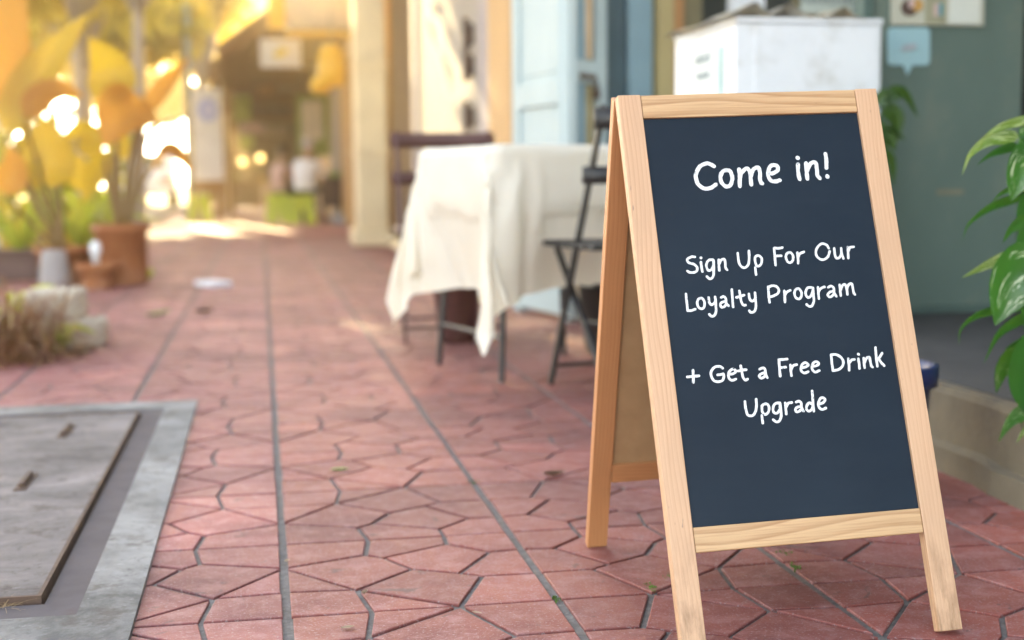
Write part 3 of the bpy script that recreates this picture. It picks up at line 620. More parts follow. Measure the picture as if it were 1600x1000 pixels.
# notice stuck on the cabinet's street side
def text_mesh(s, size, extr=.0008):
    cu = bpy.data.curves.new('t', 'FONT'); cu.body = s; cu.size = size; cu.extrude = extr; cu.align_x = 'CENTER'; cu.resolution_u = 3
    o = bpy.data.objects.new('t', cu); COL.objects.link(o); dg = bpy.context.evaluated_depsgraph_get(); dg.update()
    me = bpy.data.meshes.new_from_object(o.evaluated_get(dg)); bpy.data.objects.remove(o); bm = BM(); bm.from_mesh(me); bpy.data.meshes.remove(me); return bm
xs = bx0-.002
no = thing('notice', 'white paper notice with grey words stuck on the side of the white cabinet', 'notice', (xs, 4.25, 1.0))
ob('sheet', box(BM(), xs-.002, xs+.001, 4.01, 4.33, .75, zt-.055), mat('notice_paper', (.74, .75, .72), None, 7, .8, 0), no)
ob('teal_edge', box(BM(), xs-.0035, xs-.0022, 4.005, 4.035, .75, zt-.055), mat('pale_teal', (.45, .66, .62), None, 7, .8, 0), no)
for s, y, z, sz in (('unlock', 4.19, .995, .055), ('london', 4.19, .945, .045)):
    bm = text_mesh(s, sz); Mx = Matrix(((0, 0, -1, xs-.0028), (-1, 0, 0, y), (0, 1, 0, z), (0, 0, 0, 1)))
    bmesh.ops.transform(bm, matrix=Mx, verts=bm.verts[:]); ob('lettering', bm, M_ink, no)
M_bluepot = mat('glazed_navy_blue', (.012, .025, .10), (.008, .016, .06), 6, .3, .05)
bm = BM(); lathe(bm, [(.075, 0), (.082, .02), (.098, .20), (.112, .205), (.114, .245), (.104, .248), (.095, .21), (.07, .03)], 1.243, 2.56, 32)
tag(ob('blue_pot', bm, M_bluepot, None, True, base=(1.243, 2.56, 0)), 'navy blue plant pot on the paving behind the right leg of the sandwich board', 'pot')

# ------------------------------------------------------------------ the row of shophouses along the right
def rayX(x, X): d = ray(x, 285); return d.y*(X/d.x)
M_blue = mat('pale_blue_door_paint', (.45, .515, .505), (.37, .44, .44), 5, .6, .2, .002, stretch=(1, 1, .4), stain=(.46, .51, .49), sscale=4, samt=.5)
M_blue_d = mat('shaded_blue_paint', (.09, .155, .18), (.07, .12, .145), 5, .6, .1)  # shade of the dark recess put into the inner leaf's blue
M_blue_m = mat('mid_blue_paint', (.26, .38, .43), (.21, .32, .37), 5, .6, .1)
M_groove = mat('grey_green_groove', (.13, .14, .12), (.09, .10, .09), 8, .8, .1)
M_ochre = mat('ochre_paint', (.42, .215, .055), (.35, .18, .045), 4, .6, .1, stretch=(1, 1, .3))
M_olive = mat('olive_yellow_paint', (.46, .36, .16), (.38, .29, .13), 4, .7, .1, stretch=(1, 1, .3))
M_rustor = mat('rust_orange_paint', (.42, .20, .07), (.36, .17, .06), 4, .7, .1, stretch=(1, 1, .3))
M_drab = mat('drab_olive', (.17, .14, .07), None, 4, .7, .1)
M_cream = mat('pale_cream_boards', (.34, .285, .235), (.24, .20, .17), 5, .7, .3, .003, stretch=(1, 6, .3), stain=(.34, .26, .13), sscale=1.6, samt=.7)
M_creamw = mat('cream_plaster', (.84, .67, .42), (.68, .53, .33), 2.5, .85, .3, .004, stain=(.42, .34, .26), sscale=2, samt=.6)
M_louv = mat('brown_louvre', (.24, .145, .085), (.18, .105, .06), 6, .7, .1)
M_mauve = mat('mauve_grey_frame', (.33, .27, .27), (.27, .225, .23), 5, .7, .1)
M_orangew = mat('faded_orange_plaster', (.58, .36, .16), (.48, .30, .14), 2, .85, .2)

def panel_leaf(parent, a, b, z0, z1, m, m_in, rails, name='door_leaf', thick=.045, stile=.075, m_pan=None):
    """a panelled door leaf standing from ground point a to b (xy); rails = heights of the cross rails"""
    a = Vector((a[0], a[1], 0)); b = Vector((b[0], b[1], 0)); ax = (b-a).normalized(); ay = Vector((-ax.y, ax.x, 0)); L = (b-a).length
    M = frame_mat(a, ax, ay, Vector((0, 0, 1))); bm = BM()
    box(bm, 0, stile, 0, thick, z0, z1, M, .004); box(bm, L-stile, L, 0, thick, z0, z1, M, .004)
    for r in rails: box(bm, stile-.001, L-stile+.001, .001, thick-.001, max(r-.055, z0), min(r+.055, z1), M, .004)
    o = ob(name, bm, m, parent)
    bm = BM(); rz = sorted(rails)
    for p, q in zip(rz, rz[1:]): box(bm, stile+.03, L-stile-.03, .014, thick-.010, p+.085, q-.085, M, .008)
    box(bm, stile-.005, L-stile+.005, .018, thick-.016, z0+.05, z1-.05, M)
    ob('door_panel', bm, m_in, o); return o, M, L
sh = thing('blue_shophouse', 'shophouse front with pale blue folding wooden doors behind the white table', 'building', (1.6, 6.2, 0))
d1, MD, _ = panel_leaf(sh, (1.195, 6.43), (1.325, 5.80), 0, 2.9, M_blue, M_blue, [.08, .55, 1.02, 1.9, 2.85])
# narrow leaf facing up the street with grooves, hasp and padlock
aa, bb = Vector((1.332, 5.82, 0)), Vector((1.575, 6.08, 0))
ax = (bb-aa).normalized(); ay = Vector((-ax.y, ax.x, 0)); L = (bb-aa).length; M = frame_mat(aa, ax, ay, Vector((0, 0, 1))); bm = BM()
box(bm, 0, .085, 0, .05, 0, 2.9, M, .004); box(bm, L-.075, L, 0, .05, 0, 2.9, M, .004)
for z in (.08, .56, 1.11, 1.9): box(bm, .084, L-.074, .001, .049, z-.05, z+.05, M, .003)
d2 = ob('door_leaf', bm, M_blue, sh)
ob('door_panel', box(BM(), .084, L-.074, .03, .04, 0, 2.9, M), M_groove, d2)
ob('inner_strip', box(BM(), .19, .235, .012, .029, 1.17, 2.9, M), mat('peach_light_wood', (.72, .48, .27), None, 5, .6, .1), d2)
ob('inner_strip', box(BM(), .20, .235, .012, .029, 0, 1.05, M), M_olive, d2)
ob('inner_strip', box(BM(), .135, .182, .016, .029, 0, 2.9, M), M_blue_m, d2)
bm = BM(); box(bm, .10, .24, -.012, -.001, 1.075, 1.10, M, .003); ob('hasp', bm, M_rust, d2)
bm = BM(); box(bm, .195, .235, -.035, -.013, .99, 1.035, M, .006); tube(bm, [M @ Vector((.203, -.024, 1.033)), M @ Vector((.205, -.024, 1.07)), M @ Vector((.225, -.024, 1.07)), M @ Vector((.227, -.024, 1.033))], .004, 8); ob('padlock', bm, M_rust, d2)
d3, M3, L3 = panel_leaf(sh, (1.59, 6.34), (1.845, 6.34), 0, 2.9, M_blue_d, M_blue_d, [.08, 1.0, 1.9, 2.85], stile=.05)
ob('door_edge', box(BM(), 1.727, 1.845, 6.26, 6.335, 0, 2.9, bev=.006), M_blue_m, sh)
ob('door_knob', lathe(BM(), [(.012, 0), (.03, .006), (.034, .02), (.022, .034)], 0, 0, 16), M_rust, sh).location = (1.83-1.6, 6.245-6.2, .98)
for (a, b, m, Y) in ((1.852, 1.932, M_olive, 6.2), (1.934, 1.985, M_rustor, 6.22), (1.987, 2.09, M_drab, 6.26)):
    ob('door_post', box(BM(), a, b, Y, Y+.12, 0, 2.9, bev=.005), m, sh)
ob('shop_interior', box(BM(), 1.3, 4.2, 6.62, 6.72, 0, 3.0), mat('dim_interior', (.05, .055, .05), None, 2, .9, 0), sh)
ob('inner_post', box(BM(), at(1145, 0, 5.9).x, at(1196, 0, 5.9).x, 5.9, 5.98, .182, 2.9, bev=.005), M_white, sh)
ob('lintel', box(BM(), 1.2, 4.2, 5.7, 6.6, 2.905, 3.2), M_blue, sh)
pn = thing('poster', 'cream printed sheet hanging behind the right end of the white cabinet', 'poster', at(1310, 0, 5.0))
ob('sheet', quad(BM(), 1250, -120, 1366, 34, 5.0, .006), mat('cream_sheet', (.62, .66, .58), None, 6, .8, 0), pn)
bm = text_mesh('luncheon', .085, .001); ctr = at(1309, 5, 4.99); bmesh.ops.transform(bm, matrix=Matrix(((1, 0, 0, ctr.x), (0, 0, -1, 4.992), (0, 1, 0, ctr.z), (0, 0, 0, 1))), verts=bm.verts[:]); ob('lettering', bm, M_ink, pn)
bm = BM(); quad(bm, 1296, 14, 1326, 15.5, 4.993, .001); quad(bm, 1274, 20, 1340, 21.2, 4.993, .001); ob('small_print', bm, mat('pale_ink', (.36, .40, .38), None, 30, .8, 0), pn)
ob('board', box(BM(), at(1250, 0, 5.0).x-.02, at(1366, 0, 5.0).x+.02, 5.004, 5.03, .182, 2.7), M_drab, pn)

# the cream shophouse: ochre post, board doors, brown louvre
s2 = thing('cream_shophouse', 'shophouse front with an ochre post, pale board doors and a brown louvred shutter', 'building', (1.5, 10, 0))
ob('ochre_post', box(BM(), 1.245, 1.6, 6.72, 7.42, 0, 3.2, bev=.01), M_ochre, s2)
ob('wall', box(BM(), 1.42, 2.2, 7.42, 14, 0, 3.4), M_creamw, s2)
y = 7.46; k = 0
for w in (.62, .62, .62, .62, .62, .56):
    bm = BM(); n = 5
    for i in range(n): box(bm, 1.30, 1.345, y+w*i/n+.004, y+w*(i+1)/n-.004, .1, 3.0, bev=.006)
    o = ob('board_door', bm, M_cream if k != 0 else M_mauve, s2)
    box_z = (.62, 1.15, 1.6)
    if k == 1:
        for z in (1.02, 1.33, 1.52):
            bm = BM(); box(bm, 1.262, 1.30, y+.15, y+.27, z-.06, z+.06, bev=.006); tube(bm, [(1.258, y+.21, z-.09), (1.258, y+.21, z+.10)], .018, 8); ob('hinge', bm, M_rust, o)
    y += w+.01; k += 1
ob('door_frame', box(BM(), 1.27, 1.42, 11.15, 11.45, 0, 3.2, bev=.01), M_mauve, s2)
bm = BM()
for i in range(64):
    z = .1 + i*.045; box(bm, -.03, .03, 11.5, 13.25, -.004, .004, Matrix.Translation((1.31, 0, z)) @ Matrix.Rotation(.9, 4, 'Y'))
ls = ob('louvred_shutter', bm, M_louv, s2)
bm = BM()
for y in (11.46, 12.35, 13.22): box(bm, 1.275, 1.345, y, y+.06, 0, 3.0, bev=.006)
ob('shutter_frame', bm, M_louv, ls)
ob('sill', box(BM(), 1.22, 1.45, 7.42, 13.3, 0, .095, bev=.01), M_creamw, s2)

s3 = thing('orange_shophouse', 'faded orange plaster shophouse with a cream pillar further along the walkway', 'building', (1.5, 18, 0))
p0 = at(558, 285, 13.4).x
bm = BM(); box(bm, p0, 1.24, 13.4, 13.9, .16, 3.4, bev=.02); ob('pillar', bm, M_creamw, s3)
bm = BM(); box(bm, p0-.05, 1.27, 13.35, 13.95, 0, .16, bev=.02); ob('pillar_foot', bm, M_creamw, s3)
for z in (.9, 1.75): ob('pillar_band', box(BM(), p0-.012, 1.25, 13.385, 13.91, z, z+.05, bev=.006), M_creamw, s3)
ob('wall', box(BM(), 1.25, 2.2, 14.0, 30, 0, 3.6), M_orangew, s3)
for (a, b, m) in ((14.2, 15.6, M_mauve), (16.0, 17.6, M_creamw), (18.6, 20.2, M_ochre), (21.4, 23.2, M_cream)):
    bm = BM(); box(bm, 1.20, 1.249, a, b, .05, 2.3, bev=.01); o = ob('board_door', bm, m, s3)
    bm = BM()
    for i in range(1, 4): box(bm, 1.185, 1.199, a+(b-a)*i/4-.02, a+(b-a)*i/4+.02, .1, 2.25)
    ob('batten', bm, m, o)
s4 = thing('brown_shophouse', 'dim brown timber shophouse front at the far end of the walkway', 'building', (1.5, 38, 0))
M_brownw = mat('brown_timber_wall', (.22, .125, .07), (.15, .085, .05), 3, .8, .2)
ob('wall', box(BM(), 1.25, 2.4, 30.05, 52, 0, 3.8), M_brownw, s4)
for a in (31, 34, 38, 42): ob('doorway', box(BM(), 1.2, 1.249, a, a+1.6, 0, 2.2), M_dark, s4)
ob('end_wall', box(BM(), -1.6, 1.24, 44.5, 44.9, 0, 3.6), M_brownw, s4)
# plain shop fronts' upper floor / walkway roof over the near shop (throws the shade on the right)
rf = thing('walkway_roof', 'dark timber roof jutting out over the near shop front above the frame', 'roof', (2, 3, 2.9))
ob('deck', box(BM(), 1.7, 5, -3.0, 6.6, 3.0, 3.12), M_brownw, rf)
for y in (-2, 0, 2, 4, 6): ob('rafter', box(BM(), 1.75, 5, y, y+.1, 2.86, 2.995), M_brownw, rf)
sd_ = thing('green_shophouse', 'near shop wall standing beyond the right edge of the picture', 'building', (3, 2, 0))
ob('wall', box(BM(), 3.2, 3.4, -3, 4.3, 0.0, 3.0), M_green, sd_)

# ------------------------------------------------------------------ plants
def leaf_bm(pts, width, tilt=0.0, fold=.25, shape=1.0, toward=Vector((0, -1, .15))):
    bm = BM(); uvl = bm.loops.layers.uv.new('uv'); c = cr_spline(pts, 5) if len(pts) > 2 else [Vector(pts[0]).lerp(Vector(pts[1]), i/8) for i in range(9)]
    n = len(c)-1; rows = []; uvs = {}
    tot = sum((b-a).length for a, b in zip(c, c[1:])); run = 0
    for i, p in enumerate(c):
        if i: run += (p-c[i-1]).length
        s = run/tot; tg = (c[min(i+1, n)] - c[max(i-1, 0)]).normalized()
        side = tg.cross(toward).normalized(); nm = side.cross(tg).normalized()
        side = (side*math.cos(tilt) + nm*math.sin(tilt)); nm = side.cross(tg).normalized()
        w = width*.5*(math.sin(PI*min(1, s**(.62*shape)))**.85 if 0 < s < 1 else 0)
        w = max(w, width*.012)
        row = []
        for k, q in enumerate((-1, -.5, 0, .5, 1)):
            v = bm.verts.new(p + side*w*q + nm*(abs(q)*w*fold + .04*w*math.sin(9*s+q*3))); uvs[v] = (s, .5+q*.5); row.append(v)
        rows.append(row)
    for a, b in zip(rows, rows[1:]):
        for k in range(4): bm.faces.new((a[k], a[k+1], b[k+1], b[k]))
    for f in bm.faces:
        for l in f.loops: l[uvl].uv = uvs[l.vert]
    return bm
def px(l, Y): return [at(x, y, Y + (d[0] if d else 0)) for x, y, *d in l]
M_terra = mat('terracotta', (.36, .125, .042), (.25, .08, .026), 4, .85, .3, .003, stain=(.40, .30, .22), sscale=5, samt=.45)
M_greypot = mat('grey_clay', (.33, .29, .28), (.25, .22, .21), 5, .85, .3, .002)
M_bigleaf = leaf_mat('banana_leaf', (.15, .16, .03), (.10, .11, .02), (.85, .56, .04), .66, rough=.4)
M_bigleaf2 = leaf_mat('amber_lit_leaf', (.24, .14, .03), (.17, .09, .02), (.95, .46, .04), .64, rough=.45)  # amber glow of the low sun put into this leaf's colours
M_frond = leaf_mat('yellow_green_frond', (.20, .26, .04), (.13, .18, .03), (.60, .62, .06), .55)
M_stalk = leaf_mat('leaf_stalk', (.25, .15, .045), (.17, .095, .03), (.5, .26, .04), .3)
def pot(parent, x, y, rb, rt, h, m, z=0, name='pot'):
    bm = BM(); lathe(bm, [(rb, z), (rb*1.03, z+.02), (rt*.95, z+h*.86), (rt*1.04, z+h*.87), (rt*1.06, z+h), (rt*.95, z+h), (rt*.9, z+h*.9), (.02, z+h*.88)], x, y, 36)
    return ob(name, bm, m, parent, True)
# the big terracotta pot with broad leaves
g1 = gp(187, 447); Yb = g1.y+.16
tp1 = thing('potted_plant', 'big terracotta pot of broad sunlit leaves standing left of the walkway', 'potted plant', (g1.x, Yb, 0))
pot(tp1, g1.x, Yb, .155, .17, at(190, 350, Yb).z, M_terra)
for pts, w, m, ti in (
    ([(180, 165), (174, 110, .1), (139, 58)], .255, M_bigleaf, .2), ([(226, 158), (190, 180, -.15), (163, 228, -.2)], .30, M_bigleaf2, -.1),
    ([(222, 178), (252, 142), (295, 90, .1)], .11, M_bigleaf2, .3), ([(238, 262), (268, 240, -.1), (300, 268, -.1)], .20, M_bigleaf2, 1.0),
    ([(176, 240), (150, 268), (128, 318)], .12, M_bigleaf, .4), ([(200, 250, .2), (186, 205, .2), (196, 165, .2)], .12, M_bigleaf, .5),
    ([(160, 240, .3), (128, 205, .4), (100, 215, .4)], .17, M_bigleaf, .3)):
    ob('leaf', leaf_bm(px(pts, Yb), w*1.22, ti), m, tp1, True)
bm = BM()
for pts in ([(188, 356), (184, 260), (180, 165)], [(195, 356), (212, 250), (226, 158)], [(190, 356), (205, 240), (222, 178)], [(200, 358), (215, 300), (238, 262)], [(182, 358), (178, 290), (176, 240)],
            [(192, 356), (196, 300), (200, 250)], [(185, 356), (172, 300), (160, 240)], [(202, 356), (220, 262), (232, 208), (262, 190), (296, 182)]):
    tube(bm, cr_spline(px(pts, Yb), 5), [.018-.010*i/20 for i in range(5*(len(pts)-1)+1)], 6)
ob('stem', bm, M_stalk, tp1, True)
# second pot: tall leaves on the left
g2 = gp(96, 446); Y2 = g2.y + .15
tp2 = thing('potted_plant', 'wide terracotta pot of tall pointed leaves at the left edge behind the grey pot', 'potted plant', (g2.x, Y2, 0))
pot(tp2, g2.x, Y2, .13, .175, at(100, 386, Y2).z, M_terra)
for pts, w, m, ti in (
    ([(4, 205), (60, 118), (140, 18)], .22, M_bigleaf, .1), ([(12, 190, .2), (14, 80, .2), (32, -60, .2)], .27, M_bigleaf2, .2), ([(36, 182, -.2), (85, 145, -.2), (130, 150, -.2)], .20, M_bigleaf2, .5),
    ([(82, 292), (78, 235), (66, 182)], .27, M_bigleaf, .1), ([(10, 305, -.3), (22, 262, -.3), (12, 228, -.3)], .17, M_bigleaf2, .1), ([(92, 270, .2), (110, 262, .2), (128, 300, .2)], .17, M_bigleaf, .3),
    ([(60, 300), (42, 215, .2), (40, 170, .3)], .10, M_bigleaf, .4)):
    ob('leaf', leaf_bm(px(pts, Y2), w*1.22, ti), m, tp2, True)
bm = BM()
for pts in ([(92, 392), (40, 290), (4, 205)], [(95, 392), (50, 300), (12, 190, .2)], [(96, 392), (60, 260), (36, 182, -.2)], [(97, 392), (90, 340), (82, 292)], [(90, 392), (40, 340), (10, 305, -.3)], [(99, 392), (95, 330), (92, 270, .2)], [(93, 392), (80, 340), (60, 300)]):
    tube(bm, cr_spline(px(pts, Y2), 5), [.016-.008*i/12 for i in range(11)], 6)
ob('stem', bm, M_stalk, tp2, True)
# small fronds around the pots
def frond_plant(label, x, y, Y, n, L, m, seed, potc=None, pr=.09, ph=.2):
    b = at(x, y, Y); rnd = random.Random(seed); t = thing('potted_fern' if potc else 'fern', label, 'fern', (b.x, b.y, 0))
    if potc: pot(t, b.x, b.y, pr*.8, pr, ph, potc); z0 = ph*.9
    else: z0 = 0
    for k in range(n):
        a = rnd.uniform(0, 2*PI); l = L*rnd.uniform(.6, 1.15); d = Vector((math.cos(a), math.sin(a), 0)); u = rnd.uniform(.5, 1.2)
        p0 = Vector((b.x, b.y, z0)); ob('leaf', leaf_bm([p0, p0+d*l*.35+Vector((0, 0, l*.55*u)), p0+d*l*.85+Vector((0, 0, l*.45*u))], .035, rnd.uniform(-.6, .6)), m, t, True)
    return t
frond_plant('arching yellow green fronds behind the two small pots', 128, 400, Y2+.35, 18, .62, M_frond, 1, M_terra, .12, .22)
frond_plant('low yellow green fern at the left edge behind the brown trough', 30, 400, Y2+.5, 16, .6, M_frond, 2, M_terra, .12, .2)
frond_plant('small weed sprouting on the paving at the right foot of the big pot', 232, 436, gp(232, 436).y, 7, .13, M_frond, 3)
frond_plant('thin green weed growing beside the stacked stone blocks', 88, 530, 5.25, 9, .18, M_frond, 4)
frond_plant('upright green blades at the left edge above the straw heap', 10, 470, 5.6, 9, .34, M_frond, 6)
q = gp(83, 449); bm = BM(); h = at(83, 391, q.y).z; lathe(bm, [(.098, 0), (.10, .02), (.074, h*.93), (.06, h), (.02, h)], q.x, q.y+.09, 28)
tag(ob('upturned_pot', bm, M_greypot, None, True, base=(q.x, q.y+.09, 0)), 'grey clay pot turned upside down in front of the left terracotta pot', 'pot')
q = gp(150, 453); bm = BM(); h = at(150, 413, q.y).z; lathe(bm, [(.085, 0), (.088, .02), (.105, h*.75), (.125, h*.77), (.125, h), (.112, h), (.10, h*.8), (.02, h*.78)], q.x, q.y+.10, 28)
tag(ob('brown_pot', bm, M_terra, None, True, base=(q.x, q.y+.1, 0)), 'small brown clay pot with a wide rim in front of the big terracotta pot', 'pot')
bm = BM(); lathe(bm, [(.022, h), (.02, h+.05), (.034, h+.07), (.03, h+.12), (.012, h+.135)], q.x, q.y+.06, 16)
tag(ob('white_ornament', bm, M_white, None, True, base=(q.x, q.y+.06, h)), 'little white ornament standing on the rim of the small brown pot', 'ornament')
q = gp(28, 440); bm = BM(); box(bm, q.x-.45, q.x+.12, q.y+.05, q.y+.35, 0, .16, bev=.01); box(bm, q.x-.47, q.x+.14, q.y+.03, q.y+.37, .16, .20, bev=.01)
tag(ob('wooden_trough', bm, M_darkwood, None, base=(q.x, q.y, 0)), 'dark brown plant trough at the left edge behind the straw', 'trough')
M_stone = mat('pale_stone', (.52, .45, .36), (.38, .32, .25), 7, .9, .7, .008, stain=(.24, .18, .13), sscale=5, samt=.5)
def stone(c, sx, sy, sz, rz, seed, label):
    bm = BM(); box(bm, -sx, sx, -sy, sy, 0, sz); bmesh.ops.subdivide_edges(bm, edges=bm.edges[:], cuts=5, use_grid_fill=True); r = random.Random(seed)
    for v in bm.verts:
        v.co += Vector((r.uniform(-1, 1), r.uniform(-1, 1), r.uniform(-1, 1)))*.006; v.co.z = max(0, v.co.z)
    bmesh.ops.smooth_vert(bm, verts=bm.verts[:], factor=.6, use_axis_x=True, use_axis_y=True, use_axis_z=True)
    bmesh.ops.transform(bm, matrix=Matrix.Translation(c) @ Matrix.Rotation(rz, 4, 'Z'), verts=bm.verts[:])
    tag(ob('stone_block', bm, M_stone, None, True, base=c), label, 'stone block', 'stacked stone blocks')
stone(Vector((-.745, 5.48, 0)), .135, .13, .105, .05, 1, 'lower, wider stone block lying on the paving under another block')
stone(Vector((-.80, 5.52, .104)), .105, .12, .115, -.04, 2, 'paler upper stone block, topmost of the small stack')
bm = BM(); box(bm, -1.7, -.93, 5.75, 5.87, .0, .13, bev=.01); tag(ob('timber_edging', bm, M_darkwood, None, base=(-1.3, 5.8, 0)), 'dark timber edging behind the straw heap at the left', 'edging')
bm = BM(); rs = random.Random(21)
M_straw2 = leaf_mat('brown_straw', (.22, .085, .03), (.11, .04, .015), (.4, .16, .04), .2)
blades(bm, rs, 420, lambda r: (r.gauss(-.90, .09), r.gauss(5.1, .10), r.uniform(.0, .14)), .44, .0038, .95, 1.0)
blades(bm, rs, 120, lambda r: (r.uniform(-.98, -.76), r.uniform(4.85, 5.1), .004), .22, .003, .4, .45)
o = tag(ob('straw_heap', bm, [M_straw2, M_straw], None, base=(-.90, 5.1, 0)), 'untidy heap of brown dry straw on the paving at the left edge', 'straw')
for k, p in enumerate(o.data.polygons): p.material_index = 1 if (k//5) % 9 == 0 else 0
curl_leaf('fallen_leaf', gp(118, 556), .16, .05, .3, M_ltan, 'curled tan leaf lying between the straw heap and the stone blocks', .7)

# pothos at the right edge
M_poth = leaf_mat('pothos_leaf', (.030, .125, .018), (.020, .085, .013), (.08, .24, .02), .26, vein=(.58, .66, .42), vth=.60, rough=.30, scale=14)
M_poth2 = leaf_mat('pothos_plain_leaf', (.024, .112, .020), (.017, .078, .014), (.07, .21, .02), .25, rough=.28, scale=14)
M_poth3 = leaf_mat('pothos_lime_leaf', (.11, .21, .03), (.05, .13, .02), (.2, .32, .04), .3, vein=(.62, .70, .38), vth=.55, rough=.3, scale=14)
pp = thing('pothos_plant', 'trailing green and cream pothos leaves reaching in from the right edge', 'plant', (1.64, 2.32, .176))
PL = [([(1612, 184), (1560, 198), (1527, 224)], .018, 3, .9), ([(1592, 214), (1548, 216), (1516, 240), (1503, 274)], .022, 3, .6), ([(1590, 226), (1552, 238), (1526, 258)], .016, 2, .8), ([(1606, 196), (1600, 225), (1583, 252)], .034, 1, .2),
      ([(1618, 240), (1592, 272), (1580, 314)], .056, 1, .1), ([(1592, 288), (1562, 303), (1548, 320)], .011, 2, .8), ([(1598, 306), (1548, 322), (1513, 350), (1504, 376)], .018, 2, .8), ([(1612, 338), (1582, 354), (1566, 380)], .024, 2, .6),
      ([(1625, 352), (1600, 380), (1587, 404)], .045, 2, .1), ([(1625, 394), (1562, 404), (1503, 434)], .030, 3, .7), ([(1622, 418), (1578, 446), (1555, 508)], .085, 1, .05), ([(1606, 476), (1535, 488), (1502, 512), (1498, 540)], .020, 2, .8),
      ([(1612, 488), (1562, 518), (1537, 568)], .022, 2, .7), ([(1622, 520), (1588, 536), (1570, 545)], .018, 2, .5), ([(1615, 545), (1568, 570), (1556, 614)], .046, 1, .4), ([(1640, 545), (1602, 590), (1600, 645)], .085, 2, .1),
      ([(1612, 636), (1580, 654), (1560, 690)], .028, 1, .4), ([(1618, 660), (1600, 672), (1588, 692)], .016, 3, .5), ([(1660, 300), (1640, 340), (1630, 380)], .07, 1, .2), ([(1650, 190), (1618, 215), (1600, 262)], .06, 2, .2), ([(1655, 430), (1618, 470), (1602, 520)], .07, 2, .1), ([(1650, 600), (1612, 625), (1596, 668)], .05, 1, .1), ([(1640, 300), (1606, 318), (1588, 352)], .05, 2, .3), ([(1680, 420), (1650, 470), (1640, 530)], .08, 2, .2)]
rp2 = random.Random(9); stems = []
for pts, w, k, ti in PL:
    dy = rp2.uniform(-.06, .06); P = px(pts, 2.32+dy)
    ob('leaf', leaf_bm(P, w*(1.5 if w > .04 else 1.3), ti*.8, .25, .72), (M_poth, M_poth2, M_poth3)[k-1], pp, True); stems.append(P[0])
bm = BM(); root = Vector((1.64, 2.32, .40))
for b in stems:
    m = root.lerp(b, .55) + Vector((0, 0, .10)); tube(bm, cr_spline([root, m, b], 6), .0025, 5)
ob('stem', bm, M_poth2, pp, True)
pot(pp, 1.64, 2.32, .085, .11, .23, M_terra, z=.180)
# dark leaved plant between cabinet and green wall
M_dkleaf = leaf_mat('dark_green_leaf', (.035, .085, .012), (.018, .05, .008), (.10, .18, .01), .3, rough=.4)
dp = thing('dark_plant', 'dark green leafy plant half hidden beside the white cabinet', 'plant', (1.70, 3.66, .18))
stems = []
for pts, w, ti in (([(1384, 158), (1408, 146), (1435, 184)], .042, .5), ([(1372, 165), (1384, 150), (1392, 172)], .04, .2), ([(1378, 178), (1398, 182), (1402, 222)], .05, .2), ([(1384, 198), (1400, 206), (1415, 220)], .022, .3),
                   ([(1375, 200), (1388, 215), (1399, 236)], .048, .1), ([(1376, 236), (1390, 250), (1396, 292)], .034, .4), ([(1360, 190), (1372, 215), (1384, 250)], .06, .2), ([(1355, 250), (1370, 280), (1385, 320)], .06, .2)):
    P = px(pts, 3.66); ob('leaf', leaf_bm(P, w*1.2, ti, .3, .8), M_dkleaf, dp, True); stems.append(P[0])
bm = BM(); root = Vector((1.70, 3.66, .36))
for b in stems: tube(bm, cr_spline([root, root.lerp(b, .5)+Vector((-.03, 0, .05)), b], 5), .003, 5)
ob('stem', bm, M_dkleaf, dp, True); pot(dp, 1.70, 3.66, .07, .085, .20, M_terra, z=.181)

# ------------------------------------------------------------------ trees and shrubs
M_bark = mat('bark', (.46, .35, .25), (.32, .24, .17), 9, .9, .6, .01, stretch=(1, 1, .3))  # bark lightened: the warm glow on the trunks is put into its colour
M_treeleaf = [leaf_mat('tree_leaf_a', (.09, .16, .025), (.06, .11, .02), (.66, .62, .05), .62), leaf_mat('tree_leaf_b', (.14, .17, .03), (.09, .12, .02), (.85, .62, .06), .68), leaf_mat('tree_leaf_c', (.07, .12, .03), (.05, .08, .02), (.34, .36, .04), .5)]
def crown_bm(rnd, blobs, n, size):
    bm = BM()
    for _ in range(n):
        c, r = rnd.choice(blobs); d = Vector((rnd.gauss(0, 1), rnd.gauss(0, 1), rnd.gauss(0, .8))).normalized()*r*rnd.uniform(.35, 1.0)
        p = Vector(c)+d; a = Vector((rnd.gauss(0, 1), rnd.gauss(0, 1), rnd.gauss(0, .6))).normalized(); b = a.orthogonal().normalized(); b = Matrix.Rotation(rnd.uniform(0, 6), 3, a) @ b
        s = size*rnd.uniform(.6, 1.3); w = s*.45; t = a.cross(b)
        bm.faces.new([bm.verts.new(p+o) for o in (b*-s, t*w+a*w*.3, b*s, t*-w+a*w*.3)])
    return bm
def tree(label, x, y, h, cz, cr, n, size, mi, seed, tr=.1, lean=0, group='trees beyond the walkway', dens=9):
    rnd = random.Random(seed); t = thing('tree', label, 'tree', (x, y, 0), group); bm = BM()
    topp = Vector((x+lean, y, cz)); pts = cr_spline([Vector((x, y, -.1)), Vector((x+lean*.3+.05, y, cz*.45)), topp], 5); tube(bm, pts, [tr*(1-.5*i/10) for i in range(len(pts))], 10)
    blobs = []
    for k in range(dens):
        a = rnd.uniform(0, 2*PI); q = topp + Vector((math.cos(a)*cr*rnd.uniform(.3, .9), math.sin(a)*cr*rnd.uniform(.3, .9), rnd.uniform(-.35, .75)*cr)); blobs.append((q, cr*rnd.uniform(.3, .55)))
        st = pts[6]; tube(bm, cr_spline([st, st.lerp(q, .5)+Vector((0, 0, .1*cr)), q], 4), [tr*.4*(1-.8*i/8) for i in range(9)], 6)
    ob('trunk', bm, M_bark, t, True); ob('crown', crown_bm(rnd, blobs, n, size), M_treeleaf[mi], t); return t
